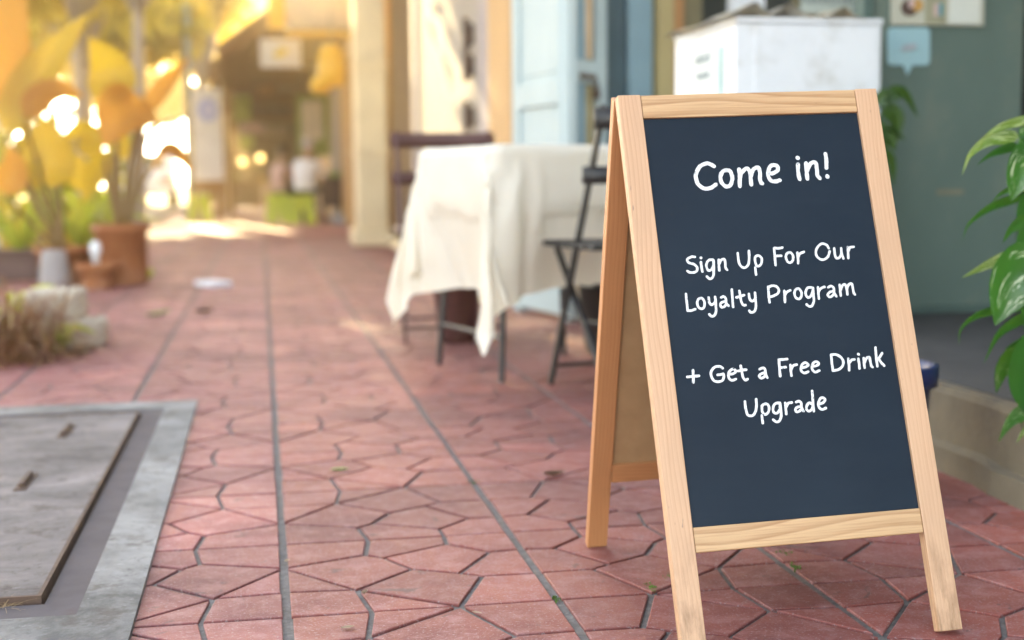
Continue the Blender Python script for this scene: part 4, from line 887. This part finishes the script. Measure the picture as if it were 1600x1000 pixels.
p = at(211, 300, 13.5); tree('slim pale trunked tree rising just behind the big terracotta pot', p.x, p.y, 5, 4.0, 1.7, 3000, .10, 1, 1, .075, .1)
p = at(127, 300, 15.5); tree('tree with a thin light trunk between the tall pointed leaves', p.x, p.y, 5, 4.2, 1.9, 3200, .11, 0, 2, .07, -.1)
p = at(318, 300, 27); tree('pale trunked tree standing behind the white street banner', p.x, p.y, 6, 4.3, 1.5, 1900, .13, 1, 7, .16, .0)
tree('broad tree at the left edge beyond the pots, its leaves glowing yellow', -4.3, 17.5, 6, 3.7, 2.3, 3600, .14, 1, 3, .16)
tree('leafy roadside tree added for shade behind the trunks, between the pots and the dark post', -2.5, 20.5, 6, 4.0, 1.8, 2600, .14, 1, 12, .12)  # added so its crown keeps sun off the middle paving
tree('thickly leaved tree added so its boughs shade the far paving', -2.35, 26, 6, 3.9, 1.6, 5000, .14, 1, 17, .12)  # added to break up the sun patch on the far paving
tree('low branched green tree far down the street at left', -5.2, 28, 6, 4.2, 2.6, 2400, .16, 0, 4, .2)
tree('great leafy tree across the road, its whole crown lit from behind', -6.6, 31, 8, 4.4, 4.0, 3000, .26, 1, 14, .3)
tree('tall tree far down the street left of the dark post', -3.7, 44, 9, 3.7, 2.6, 3800, .22, 1, 5, .2)
tree('tree rising behind the far end of the arcade, seen over the canopies', -.9, 56, 9, 6.3, 2.6, 2600, .3, 1, 16, .2)
tree('spreading tree at the far end of the street', -8.5, 48, 9, 5.5, 3.6, 2600, .22, 2, 6, .25)
tree('dense tree added unseen left of the picture to shade the near paving', -2.6, 9.6, 5, 3.0, 1.6, 5200, .11, 2, 11, .12)  # out of view, added to block the sun from the near paving
def shrub(label, x, y, r, n, size, mi, seed):
    rnd = random.Random(seed); t = thing('shrub', label, 'shrub', (x, y, 0), 'shrubs left of the walkway'); bm = BM(); blobs = []
    for k in range(6):
        q = Vector((x+rnd.uniform(-r, r), y+rnd.uniform(-r, r), rnd.uniform(.4, 1.3)*r)); blobs.append((q, r*.5)); tube(bm, [(x, y, 0), q], [.02, .006], 5)
    ob('stem', bm, M_bark, t); ob('foliage', crown_bm(rnd, blobs, n, size), M_treeleaf[mi], t)
shrub('sunlit yellow green shrub at the left edge behind the pots', -2.75, 12.5, .62, 520, .09, 1, 1)
shrub('darker green shrub behind the gap between the two potted plants', -1.95, 13.2, .42, 320, .08, 0, 2)
shrub('large glowing shrub beyond the left edge of the walkway', -3.3, 16.0, 1.0, 900, .12, 1, 4)
shrub('bushy shrub beside the kerb behind the trees', -2.45, 17.5, .8, 700, .11, 0, 5)
shrub('small bright shrub behind the big terracotta pot', -1.62, 11.0, .3, 200, .07, 1, 3)

# ------------------------------------------------------------------ far part of the walkway
M_grey = mat('grey_green_post', (.20, .22, .19), (.14, .16, .14), 6, .6, .1)
M_pvc = mat('off_white_pole', (.74, .70, .70), (.66, .62, .62), 6, .5, .1)
M_canvas = mat('tan_canvas', (.66, .55, .42), (.56, .46, .35), 1.2, .9, .2)
M_yel = leaf_mat('yellow_fabric', (.82, .52, .02), (.76, .45, .02), (.85, .5, .02), .3, scale=1)
M_lime = leaf_mat('lime_plastic', (.60, .70, .02), (.54, .64, .02), (.6, .7, .02), .2, rough=.35, scale=3)
M_wood2 = mat('orange_brown_timber', (.30, .135, .042), (.21, .09, .028), 3, .8, .2)
M_roofs = mat('brown_roof_sheet', (.23, .11, .042), (.16, .075, .03), 2, .8, .2)
p = gp(300, 342); bm = BM(); tube(bm, [(p.x, p.y, 0), (p.x, p.y, 5.2)], [.085, .06], 12)
lp = thing('street_post', 'dark grey green post left of the white street banner', 'post', (p.x, p.y, 0)); ob('post', bm, M_grey, lp, True)
ob('foot', box(BM(), p.x-.14, p.x+.14, p.y-.14, p.y+.14, 0, .10, bev=.02), M_grey, lp)
p = gp(354, 332); bm = BM(); tube(bm, [(p.x, p.y, 0), (p.x, p.y, 2.1)], .11, 14); lathe(bm, [(.16, 0), (.16, .05), (.12, .08)], p.x, p.y, 14)
tag(ob('white_pole', bm, M_pvc, None, True, base=(p.x, p.y, 0)), 'thick off white pole right of the white street banner', 'pole')
# banner on its stand
Yn = 22.0; a, b = at(304, 282, Yn), at(346, 138, Yn)
bn = thing('street_banner', 'tall white street banner with a pale blue emblem at its top', 'banner', ((a.x+b.x)/2, Yn, 0))
ob('cloth', box(BM(), a.x, b.x, Yn, Yn+.012, a.z, b.z, bev=.004), mat('banner_white', (.80, .78, .76), None, 3, .8, .1), bn)
bm = BM(); disc(bm, 325, 172, 15, 17, Yn-.003, .004); ob('emblem', bm, mat('pale_blue_ink', (.40, .45, .80), None, 3, .8, 0), bn)
bm = BM(); disc(bm, 327, 172, 6, 8, Yn-.0085, .003); ob('emblem_mark', bm, mat('lilac_ink', (.66, .66, .88), None, 3, .8, 0), bn)
for x in (a.x+.02, b.x-.02): ob('leg', tube(BM(), [(x, Yn+.03, 0), (x, Yn+.03, b.z)], .014, 8), M_wood2, bn)
ob('cross_bar', box(BM(), a.x, b.x, Yn+.015, Yn+.04, a.z-.17, a.z-.02), M_wood2, bn)

def canopy(label, x0, y0, x1, y1, Y, L, th, group='sloping timber canopies'):
    a, b = at(x0, y0, Y), at(x1, y1, Y); t = thing('canopy', label, 'canopy', (a.x, Y, a.z), group); bm = BM()
    vs = [bm.verts.new(q + o) for o in (Vector((0, 0, 0)), Vector((0, L, 0))) for q in (a, b, b+Vector((0, 0, th)), a+Vector((0, 0, th)))]
    for f in ((0, 1, 2, 3), (7, 6, 5, 4), (0, 4, 5, 1), (1, 5, 6, 2), (2, 6, 7, 3), (3, 7, 4, 0)): bm.faces.new([vs[i] for i in f])
    ob('roof_sheet', bm, M_roofs, t)
    n = 5
    for k in range(n):
        y = Y + .02 + (L-.14)*k/(n-1); d = Vector((0, y-Y, 0)); ax = (b-a).normalized(); az = ax.cross(Vector((0, 1, 0))).normalized()*-1
        az = Vector((0, 1, 0)).cross(ax)*-1
        if az.z < 0: az = -az
        ob('rafter', box(BM(), 0, (b-a).length, 0, .1, -.10, -.003, frame_mat(a+d, ax, Vector((0, 1, 0)), az)), M_wood2, t)
    for y in ((Y+L-.1,) if Y < 24 else (Y+.1, Y+L-.1)): ob('post', box(BM(), a.x+.02, a.x+.10, y, y+.08, 0, a.z-.01), M_wood2, t)
canopy('nearer brown timber canopy slanting up to the right above the white banner', 338, 84, 436, 14, 20, 5, .12)
canopy('lower brown timber canopy further back, left of the hanging white sign', 326, 128, 440, 80, 27, 6, .10)
# tan awning on the right wall
aw = thing('tan_awning', 'tan canvas awning with a mustard valance hanging over the walkway', 'awning', (1.25, 18, 2.3))
a, b = at(446, 46, 17.6), at(560, 46, 17.6); bm = BM(); rows = []
for j in range(9):
    f = j/8; row = []
    for i in range(17):
        g = i/16; x = a.x + (1.25-a.x)*g; row.append(bm.verts.new((x, 17.6+1.6*f, a.z + 1.25*f + .02*math.sin(g*30)*(1-f) - .10*math.sin(PI*f))))
    rows.append(row)
for r, s in zip(rows, rows[1:]):
    for i in range(16): bm.faces.new((r[i], r[i+1], s[i+1], s[i]))
bmesh.ops.solidify(bm, geom=bm.faces[:], thickness=.006); ob('canvas', bm, M_canvas, aw, True)
bm = BM(); z0 = at(480, 60, 17.6).z
for i in range(12):
    x = a.x + (1.25-a.x)*i/12; w = (1.25-a.x)/12; box(bm, x+.003, x+w-.003, 17.585, 17.597, z0 + .02*(i % 2), a.z)
ob('valance', bm, mat('mustard_canvas', (.62, .33, .03), (.52, .27, .03), 3, .9, .1), aw)
bm = BM(); tube(bm, [(a.x, 17.6, a.z), (1.25, 17.6, a.z)], .015, 8); tube(bm, [(a.x+.02, 17.6, a.z), (1.25, 18.9, a.z+.1)], .012, 8); ob('frame', bm, M_grey, aw)
ob('side_flap', box(BM(), at(418, 0, 17.7).x, at(445, 0, 17.7).x, 17.7, 17.712, at(405, 44, 17.7).z, at(405, -60, 17.7).z), M_yel, aw)
# hanging white sign
Yh = 19.0; a, b = at(407, 105, Yh), at(470, 61, Yh)
hs = thing('hanging_sign', 'white rectangular hanging sign with a small yellow mark', 'sign', ((a.x+b.x)/2, Yh, a.z))
ob('board', box(BM(), a.x, b.x, Yh, Yh+.04, a.z, b.z, bev=.006), mat('sign_white', (.82, .82, .84), None, 3, .5, 0), hs)
bm = BM(); disc(bm, 438, 83, 9, 4, Yh-.001, .003); disc(bm, 443, 79, 6, 4, Yh-.0045, .003); disc(bm, 434, 87, 6, 3, Yh-.008, .003); ob('yellow_mark', bm, mat('yellow_ink', (.80, .66, .10), None, 3, .6, 0), hs)
bm = BM(); [tube(bm, [(x, Yh+.02, b.z), (x, Yh+.02, b.z+.9)], .006, 6) for x in (a.x+.06, b.x-.06)]; ob('hanger', bm, M_grey, hs)
# yellow cloth lantern
Yl = 17.0; c = at(518, 107, Yl); k = Yl/CAM_F
yl = thing('yellow_lantern', 'yellow cloth lantern hanging under the tan awning', 'lantern', (c.x, Yl, c.z))
bm = BM(); lathe(bm, [(.02, c.z+37*k), (14*k, c.z+35*k), (20*k, c.z+20*k), (22*k, c.z), (21*k, c.z-20*k), (15*k, c.z-28*k), (.02, c.z-29*k)], c.x, Yl, 20); ob('shade', bm, M_yel, yl, True)
bm = BM(); lathe(bm, [(.02, c.z-8*k), (13*k, c.z-14*k), (17*k, c.z-28*k), (12*k, c.z-36*k), (.02, c.z-38*k)], c.x-17*k, Yl+.1, 20); ob('lower_fold', bm, M_yel, yl, True)
bm = BM(); tube(bm, [(c.x, Yl, c.z+36*k), (c.x, Yl, c.z+.75)], .008, 6); ob('cord', bm, M_grey, yl)
# green framed menu board
Yg = 24.0; a, b = at(464, 243, Yg), at(514, 148, Yg)
gb = thing('menu_board', 'olive green framed board with a cream sheet hanging by the seated person', 'board', ((a.x+b.x)/2, Yg, a.z))
ob('frame', box(BM(), a.x, b.x, Yg, Yg+.05, a.z, b.z, bev=.01), mat('olive_green', (.22, .26, .04), None, 3, .6, 0), gb)
a2, b2 = at(472, 218, Yg-.01), at(503, 158, Yg-.01); ob('sheet', box(BM(), a2.x, b2.x, Yg-.01, Yg-.003, a2.z, b2.z), mat('cream_print', (.72, .62, .48), None, 3, .8, 0), gb)
bm = BM(); [tube(bm, [(x, Yg+.03, b.z), (x, Yg+.03, 2.55)], .008, 6) for x in (a.x+.08, b.x-.08)]; ob('hanger', bm, M_grey, gb)
# timber arcade roof over the far walkway
ar = thing('arcade_roof', 'brown timber arcade roof covering the far end of the walkway', 'roof', (0, 36, 2.7))
ob('roof_sheet', box(BM(), -.85, 1.24, 24.5, 52, 2.72, 2.80), M_roofs, ar)
ob('roof_sheet', box(BM(), .17, 1.24, 19.8, 24.49, 2.74, 2.82), M_roofs, ar); bm = BM()
for i in range(18): box(bm, -.85, 1.24, 24.6+i*1.5, 24.75+i*1.5, 2.56, 2.715)
ob('rafter', bm, M_wood2, ar); bm = BM(); box(bm, -.85, -.70, 24.5, 52, 2.42, 2.56); ob('beam', bm, M_wood2, ar)
for y in (25, 30, 35, 41, 47): ob('post', box(BM(), -.84, -.71, y, y+.13, 0, 2.415), M_wood2, ar)
# goods and boards under the arcade
rg = random.Random(12)
cols = [mat('goods_'+n, c, None, 5, .7, .1) for n, c in (('lime', (.45, .50, .08)), ('orange', (.55, .22, .05)), ('tan', (.50, .34, .22)), ('brown', (.25, .13, .08)), ('pink', (.60, .38, .34)), ('olive', (.30, .28, .08)))]
hb = [(378, 168, 26, 40, 30, 0, 'lime hanging cloth'), (415, 138, 26, 22, 28, 1, 'orange hanging cloth'), (448, 132, 30, 22, 29, 2, 'tan hanging cloth'), (395, 200, 40, 16, 33, 4, 'pale pink hanging cloth'), (432, 205, 36, 16, 33, 2, 'dusty tan hanging cloth'), (385, 222, 22, 24, 32, 0, 'lime shop board'), (425, 176, 60, 14, 31, 3, 'long dark brown cross board')]
for x, y, w, h, Y, ci, lab in hb:
    a, b = at(x-w/2, y+h/2, Y), at(x+w/2, y-h/2, Y); t = thing('hanging_cloth', lab + ' hanging under the arcade roof', 'hanging', ((a.x+b.x)/2, Y, a.z))
    bm = BM(); n = 10; rows = []
    for i in range(n+1):
        f = i/n; rows.append((bm.verts.new((a.x+(b.x-a.x)*f, Y+.03*math.sin(f*14), a.z)), bm.verts.new((a.x+(b.x-a.x)*f, Y, b.z))))
    for p, q in zip(rows, rows[1:]): bm.faces.new((p[0], q[0], q[1], p[1]))
    bmesh.ops.solidify(bm, geom=bm.faces[:], thickness=.01); ob('cloth', bm, cols[ci], t)
    ob('rail', tube(BM(), [(a.x-.05, Y, b.z), (b.x+.05, Y, b.z)], .015, 6), M_grey, t)
    ob('cord', tube(BM(), [((a.x+b.x)/2, Y, b.z), ((a.x+b.x)/2, Y, 2.7)], .006, 5), M_grey, t)
# a low stall of crates under the arcade
def crate_stall(label, x, y, Y, cols_, seed):
    c = gp(x, y); r = random.Random(seed); t = thing('market_stall', label, 'stall', (c.x, Y, 0), 'stalls under the arcade'); cx = c.x
    ob('counter', box(BM(), cx-.55, cx+.55, Y, Y+.7, .62, .68, bev=.01), M_wood2, t)
    ob('front_cloth', box(BM(), cx-.53, cx+.53, Y+.02, Y+.04, .05, .618), cols[cols_[0]], t)
    for s in (-.5, .44): ob('leg', box(BM(), cx+s, cx+s+.06, Y+.06, Y+.12, 0, .618), M_wood2, t)
    for k in range(4):
        x0 = cx-.5+k*.26; h = r.uniform(.1, .34); bm = BM(); box(bm, x0, x0+.22, Y+.1, Y+.4, .683, .683+h, bev=.012)
        tag(ob('goods_box', bm, cols[cols_[1+k % (len(cols_)-1)]], None, base=(x0, Y+.1, .683)), ('first', 'second', 'third', 'fourth')[k] + ' box from the left on the ' + ' '.join(label.split()[:3]), 'box', 'boxes on the far stalls')
crate_stall('brown market stall at the left of the far arcade', 378, 322, 34, (3, 4, 5, 2, 3), 3)
crate_stall('pinkish market stall at the end of the walkway', 415, 312, 41, (4, 2, 1, 3, 5), 4)
# two small lit lamps
M_lamp = NT('warm_lamp'); M_lamp.b.inputs['Emission Color'].default_value = (1, .62, .18, 1); M_lamp.b.inputs['Emission Strength'].default_value = .9; M_lamp = M_lamp.m
for x, y, Y, lab in ((407, 247, 36, 'nearer small warm lamp glowing under the far arcade'), (379, 253, 40, 'fainter small warm lamp glowing at the left of the far arcade')):
    c = at(x, y, Y); t = thing('hanging_lamp', lab, 'lamp', c, 'small lamps under the arcade'); bm = BM(); lathe(bm, [(.01, c.z-.09), (.08, c.z-.05), (.10, c.z+.02), (.05, c.z+.09), (.01, c.z+.10)], c.x, c.y, 14); ob('bulb', bm, M_lamp, t, True)
    ob('cord', tube(BM(), [(c.x, c.y, c.z+.09), (c.x, c.y, 2.7)], .006, 5), M_grey, t)

# stools, far table, goods
def stool(x, y, Y, label):
    c = gp(x, y); c = Vector((c.x, Y, 0)); t = thing('plastic_stool', label, 'stool', c, 'lime green plastic stools')
    bm = BM(); box(bm, c.x-.16, c.x+.16, c.y-.16, c.y+.16, .41, .445, bev=.015); ob('seat', bm, M_lime, t)
    for sx in (-1, 1):
        for sy in (-1, 1):
            bm = BM(); vs = []
            for z, e, w in ((0, .205, .165), (.41, .155, .13)):
                vs.append([bm.verts.new((c.x+sx*(e-dx*w), c.y+sy*(e-dy*w), z)) for dx, dy in ((0, 0), (1, 0), (1, .12), (.12, .12), (.12, 1), (0, 1))])
            for k in range(6): bm.faces.new((vs[0][k], vs[0][(k+1) % 6], vs[1][(k+1) % 6], vs[1][k]))
            bm.faces.new(vs[0][::-1]); bm.faces.new(vs[1]); bmesh.ops.recalc_face_normals(bm, faces=bm.faces[:]); ob('leg', bm, M_lime, t)
    bm = BM()
    for s in (-1, 1): box(bm, c.x-.125, c.x+.125, c.y+s*.165-.008, c.y+s*.165+.008, .20, .408); box(bm, c.x+s*.165-.008, c.x+s*.165+.008, c.y-.125, c.y+.125, .20, .408)
    ob('apron', bm, M_lime, t); return c
c2 = stool(473, 349, 21.2, 'lime green plastic stool under the person in the white shirt')
c1 = stool(437, 346, 21.7, 'lime green plastic stool left of the person in the white shirt')
c3 = stool(322, 340, 23.4, 'lime green plastic stool under the white street banner')
ft = at(522, 285, 21.4); tt = thing('food_table', 'small brown wooden table at the right of the seated person', 'table', (ft.x+.05, 21.6, 0))
ob('tabletop', box(BM(), ft.x-.2, ft.x+.33, 21.3, 21.95, .66, .70, bev=.006), M_darkwood, tt)
for a in (-.17, .27):
    for b in (21.34, 21.88): ob('leg', box(BM(), ft.x+a, ft.x+a+.05, b, b+.05, 0, .66), M_darkwood, tt)
ob('side_board', box(BM(), ft.x-.18, ft.x+.30, 21.36, 21.38, .25, .655), M_darkwood, tt)
bm = BM(); lathe(bm, [(.06, .70), (.11, .74), (.13, .79), (.12, .79), (.05, .72)], ft.x+.02, 21.5, 18); tag(ob('green_bowl', bm, mat('green_glaze', (.20, .42, .08), None, 4, .4, 0), None, True, base=(ft.x+.02, 21.5, .70)), 'green bowl on the small brown food table', 'bowl')
bm = BM(); lathe(bm, [(.07, .70), (.08, .85), (.07, .88), (.02, .88)], ft.x+.20, 21.45, 16); tag(ob('lilac_tub', bm, mat('lilac_plastic', (.48, .36, .58), None, 4, .4, 0), None, True, base=(ft.x+.2, 21.45, .7)), 'lilac plastic tub on the right of the food table', 'tub')
q = gp(535, 347); bm = BM()
for (a, b, c, d, e, f) in ((-.22, .22, -.15, .15, 0, .02), (-.22, .22, -.15, -.13, .02, .16), (-.22, .22, .13, .15, .02, .16), (-.22, -.2, -.13, .13, .02, .16), (.2, .22, -.13, .13, .02, .16)): box(bm, q.x+a, q.x+b, 20.6+c, 20.6+d, e, f)
tag(ob('grey_crate', bm, mat('blue_grey_plastic', (.34, .36, .42), None, 4, .5, 0), None, base=(q.x, 20.6, 0)), 'low blue grey plastic crate on the paving by the right wall', 'crate')

# ------------------------------------------------------------------ people
M_skin = mat('skin', (.50, .29, .19), (.44, .25, .16), 9, .55, .05)
M_white_tee = mat('white_tshirt', (.84, .83, .86), (.78, .77, .82), 6, .9, .15, .004)
M_pink_tee = mat('dusty_pink_shirt', (.62, .40, .34), (.54, .34, .29), 6, .9, .15, .004)
M_trouser = mat('dark_trousers', (.07, .065, .08), (.05, .045, .055), 6, .9, .15)
M_hairg = mat('grey_hair', (.58, .54, .54), (.42, .39, .39), 40, .8, .4, .004)
M_hairb = mat('dark_brown_hair', (.06, .035, .025), (.03, .02, .015), 40, .7, .4, .004)
def skin_mesh(verts, edges, sub=2):
    me = bpy.data.meshes.new('tmp'); me.from_pydata([v[:3] for v in verts], edges, []); o = bpy.data.objects.new('tmp', me); COL.objects.link(o)
    o.modifiers.new('s', 'SKIN'); s = o.modifiers.new('u', 'SUBSURF'); s.levels = sub; s.render_levels = sub
    for k, v in enumerate(verts):
        r = v[3]; me.skin_vertices[0].data[k].radius = r if isinstance(r, tuple) else (r, r)
    me.skin_vertices[0].data[0].use_root = True
    dg = bpy.context.evaluated_depsgraph_get(); dg.update(); m2 = bpy.data.meshes.new_from_object(o.evaluated_get(dg)); bpy.data.objects.remove(o); bm = BM(); bm.from_mesh(m2); bpy.data.meshes.remove(m2); return bm
def seated(label, c, rz, shirt, hair, lean, seat=.45, s=1.0):
    """seated on a low stool at c, facing +Y before turning by rz, both arms forward to a table"""
    t = thing('person', label, 'person', c); M = Matrix.Translation(c) @ Matrix.Rotation(rz, 4, 'Z') @ Matrix.Scale(s, 4)
    Z = seat; lx, ly = lean
    nk = (lx*.9, ly*.9, Z+.56); hd = (lx*1.1, ly+.06, Z+.72)
    V = [(0, 0, Z+.11, (.16, .12)), (lx*.3, ly*.3, Z+.26, (.145, .11)), (lx*.7, ly*.7, Z+.44, (.17, .12)), (nk[0], nk[1], nk[2], (.058, .058)), (hd[0]*.98, hd[1]-.01, hd[2]-.06, (.062, .07)), (hd[0], hd[1], hd[2]+.02, (.078, .095)), (hd[0], hd[1]-.01, hd[2]+.10, (.06, .075))]
    E = [(0, 1), (1, 2), (2, 3), (3, 4), (4, 5), (5, 6)]
    def chain(start, pts):
        a = start
        for p in pts: V.append(p); E.append((a, len(V)-1)); a = len(V)-1
        return a
    hands = []
    for sx in (-1, 1):
        chain(0, [(sx*.10, .10, Z+.09, (.085, .085)), (sx*.17, .38, Z+.10, .062), (sx*.17, .42, Z-.05, .055), (sx*.17, .40, Z-.25, .045), (sx*.17, .40, .075, .034), (sx*.18, .46, .04, .038), (sx*.185, .55, .028, .026)])
        sh = (lx*.8+sx*.18, ly*.8, Z+.48, .058); el = (lx*.8+sx*.25, ly*.8+.16, Z+.27, .042); wr = (lx*.8+sx*.14, ly*.8+.40, Z+.30, .028)
        e = chain(2, [sh, el, wr, (wr[0]-sx*.01, wr[1]+.07, wr[2], (.034, .018))]); hands.append((e, sx, V[e]))
    bm = skin_mesh(V, E)
    for zc in (Z+.07, Z+.545): bmesh.ops.bisect_plane(bm, geom=bm.verts[:]+bm.edges[:]+bm.faces[:], plane_co=(0, 0, zc), plane_no=(0, 0, 1))
    bmesh.ops.transform(bm, matrix=M, verts=bm.verts[:]); body = ob('body', bm, [M_skin, shirt, M_trouser], t, True)
    Mi = M.inverted(); base = wbase(t)
    for p in body.data.polygons:
        q = Mi @ (Vector(p.center) + base); p.use_smooth = True
        side = abs(q.x - lx*.8)
        if q.z > Z+.545: p.material_index = 0
        elif q.z > Z+.07 and q.y < (ly*.8+.13 if q.z > Z+.2 else .10): p.material_index = 1
        elif q.z < Z+.19: p.material_index = 2
    # fingers
    for e, sx, h in hands:
        for k, (off, L) in enumerate(((-.024, .065), (-.008, .078), (.008, .074), (.024, .058))):
            b = skin_mesh([(h[0]+off, h[1]+.005, h[2], .009), (h[0]+off*1.1, h[1]+L*.55, h[2]+.004, .008), (h[0]+off*1.1, h[1]+L, h[2]-.012, .0065)], [(0, 1), (1, 2)], 1); bmesh.ops.transform(b, matrix=M, verts=b.verts[:]); ob('finger', b, M_skin, t, True)
        b = skin_mesh([(h[0]-sx*.022, h[1]-.03, h[2], .010), (h[0]-sx*.05, h[1]+.0, h[2]-.002, .0085), (h[0]-sx*.055, h[1]+.03, h[2]-.01, .007)], [(0, 1), (1, 2)], 1); bmesh.ops.transform(b, matrix=M, verts=b.verts[:]); ob('thumb', b, M_skin, t, True)
    # hair cap, ears, face
    bm = BM(); bmesh.ops.create_uvsphere(bm, u_segments=20, v_segments=14, radius=1)
    for v in bm.verts:
        v.co = Vector((v.co.x*.092, v.co.y*.108-.012, v.co.z*.115)); 
        if v.co.y > .03 and v.co.z < .055: v.co.y = .03 - (v.co.y-.03)*.5
        if v.co.z < -.05: v.co *= .82
        v.co += Vector((hd[0], hd[1]-.005, hd[2]+.055))
    bmesh.ops.transform(bm, matrix=M, verts=bm.verts[:]); ob('hair', bm, hair, t, True)
    bm = BM()
    for sx in (-1, 1):
        r = bmesh.ops.create_uvsphere(bm, u_segments=10, v_segments=8, radius=1); 
        for v in r['verts']: v.co = Vector((hd[0]+sx*.088+v.co.x*.012, hd[1]+v.co.y*.02, hd[2]+.02+v.co.z*.033))
    bmesh.ops.transform(bm, matrix=M, verts=bm.verts[:]); ob('ear', bm, M_skin, t, True)
    bm = BM()
    for off, sc in (((0, .108, .0), (.014, .02, .026)), ((0, .094, -.045), (.026, .012, .008))):
        r = bmesh.ops.create_uvsphere(bm, u_segments=10, v_segments=8, radius=1)
        for v in r['verts']: v.co = Vector(hd) + Vector(off) + Vector((v.co.x*sc[0], v.co.y*sc[1], v.co.z*sc[2]))
    bmesh.ops.transform(bm, matrix=M, verts=bm.verts[:]); ob('face', bm, M_skin, t, True)
    bm = BM()
    for sx in (-1, 1):
        r = bmesh.ops.create_uvsphere(bm, u_segments=10, v_segments=8, radius=.012); bmesh.ops.translate(bm, verts=r['verts'], vec=Vector(hd)+Vector((sx*.033, .088, .025)))
    bmesh.ops.transform(bm, matrix=M, verts=bm.verts[:]); ob('eye', bm, M_dark, t, True)
    return t
seated('person in a white T-shirt with short grey hair seated on a green stool, back turned', Vector((c2.x, c2.y, 0)), R(-28), M_white_tee, M_hairg, (.04, .12), .45, 1.0)
p = at(430, 300, 24.0)
stool(430, 336, 24.0, 'lime green plastic stool under the person in the dusty pink shirt')
seated('person in a dusty pink shirt with dark hair seated further back', Vector((gp(430, 336).x, 24.0, 0)), R(-50), M_pink_tee, M_hairb, (.0, .12), .45, .97)

# ------------------------------------------------------------------ a white car far down the street
q = at(258, 320, 38); cx = q.x-.55
ca = thing('parked_car', 'white car seen from behind far down the sunlit street', 'car', (cx, 39, 0))
M_carw = mat('white_car_paint', (.82, .82, .84), (.80, .80, .82), 2, .2, 0); M_glass = mat('dark_car_glass', (.03, .035, .04), None, 2, .08, 0); M_tail = mat('red_tail_lamp', (.55, .02, .02), None, 2, .2, 0)
prof = [(0, .32), (0, .78), (.10, .92), (.45, 1.0), (.95, 1.45), (2.4, 1.48), (3.0, 1.02), (4.0, .9), (4.15, .6), (4.15, .3)]
bm = BM(); L = [bm.verts.new((cx-.82, 37+y, z)) for y, z in prof]; Rr = [bm.verts.new((cx+.82, 37+y, z)) for y, z in prof]
for i in range(len(prof)): bm.faces.new((L[i], L[(i+1) % len(prof)], Rr[(i+1) % len(prof)], Rr[i]))
bm.faces.new(L[::-1]); bm.faces.new(Rr); bmesh.ops.recalc_face_normals(bm, faces=bm.faces[:]); bmesh.ops.bevel(bm, geom=bm.edges[:], offset=.06, segments=3, affect='EDGES', profile=.5); ob('body', bm, M_carw, ca, True)
bm = BM(); a = [bm.verts.new(v) for v in ((cx-.62, 37.44, 1.045), (cx+.62, 37.44, 1.045), (cx+.55, 37.87, 1.43), (cx-.55, 37.87, 1.43))]; bm.faces.new(a); bmesh.ops.translate(bm, verts=bm.verts[:], vec=(0, -.02, .012)); bmesh.ops.solidify(bm, geom=bm.faces[:], thickness=.008); ob('rear_window', bm, M_glass, ca)
for s in (-1, 1):
    ob('tail_lamp', box(BM(), cx+s*.66-.11, cx+s*.66+.11, 36.985, 37.02, .66, .82, bev=.01), M_tail, ca)
    for y in (37.75, 40.3):
        bm = BM(); lathe(bm, [(.14, -.1), (.29, -.1), (.315, -.06), (.315, .06), (.29, .1), (.14, .1)], 0, 0, 24); bmesh.ops.transform(bm, matrix=Matrix.Translation((cx+s*.72, y, .315)) @ Matrix.Rotation(PI/2, 4, 'Y'), verts=bm.verts[:]); ob('wheel', bm, M_black, ca, True)
ob('bumper', box(BM(), cx-.80, cx+.80, 36.93, 36.995, .36, .56, bev=.02), M_carw, ca)
ob('number_plate', box(BM(), cx-.24, cx+.24, 36.915, 36.928, .42, .52), M_pvc, ca)

# ------------------------------------------------------------------ haze added to carry the sun's glow
if HAZE_ON:
    bm = BM(); box(bm, -30, 12, -6, 75, -2.0, 14); hz = ob('haze', bm, M_dark, None); hz['kind'] = 'stuff'; hz['label'] = 'thin haze added over the street for the sun glow'; hz['category'] = 'haze'
    m = bpy.data.materials.new('haze'); m.use_nodes = True; nt = m.node_tree; nt.nodes.clear(); o = nt.nodes.new('ShaderNodeOutputMaterial'); pv = nt.nodes.new('ShaderNodeVolumePrincipled')
    pv.inputs['Color'].default_value = (1, .80, .42, 1); pv.inputs['Density'].default_value = .0085; pv.inputs['Anisotropy'].default_value = .90  # golden glow of the sun put into the added haze's colour
    nt.links.new(pv.outputs[0], o.inputs['Volume']); hz.data.materials.clear(); hz.data.materials.append(m)
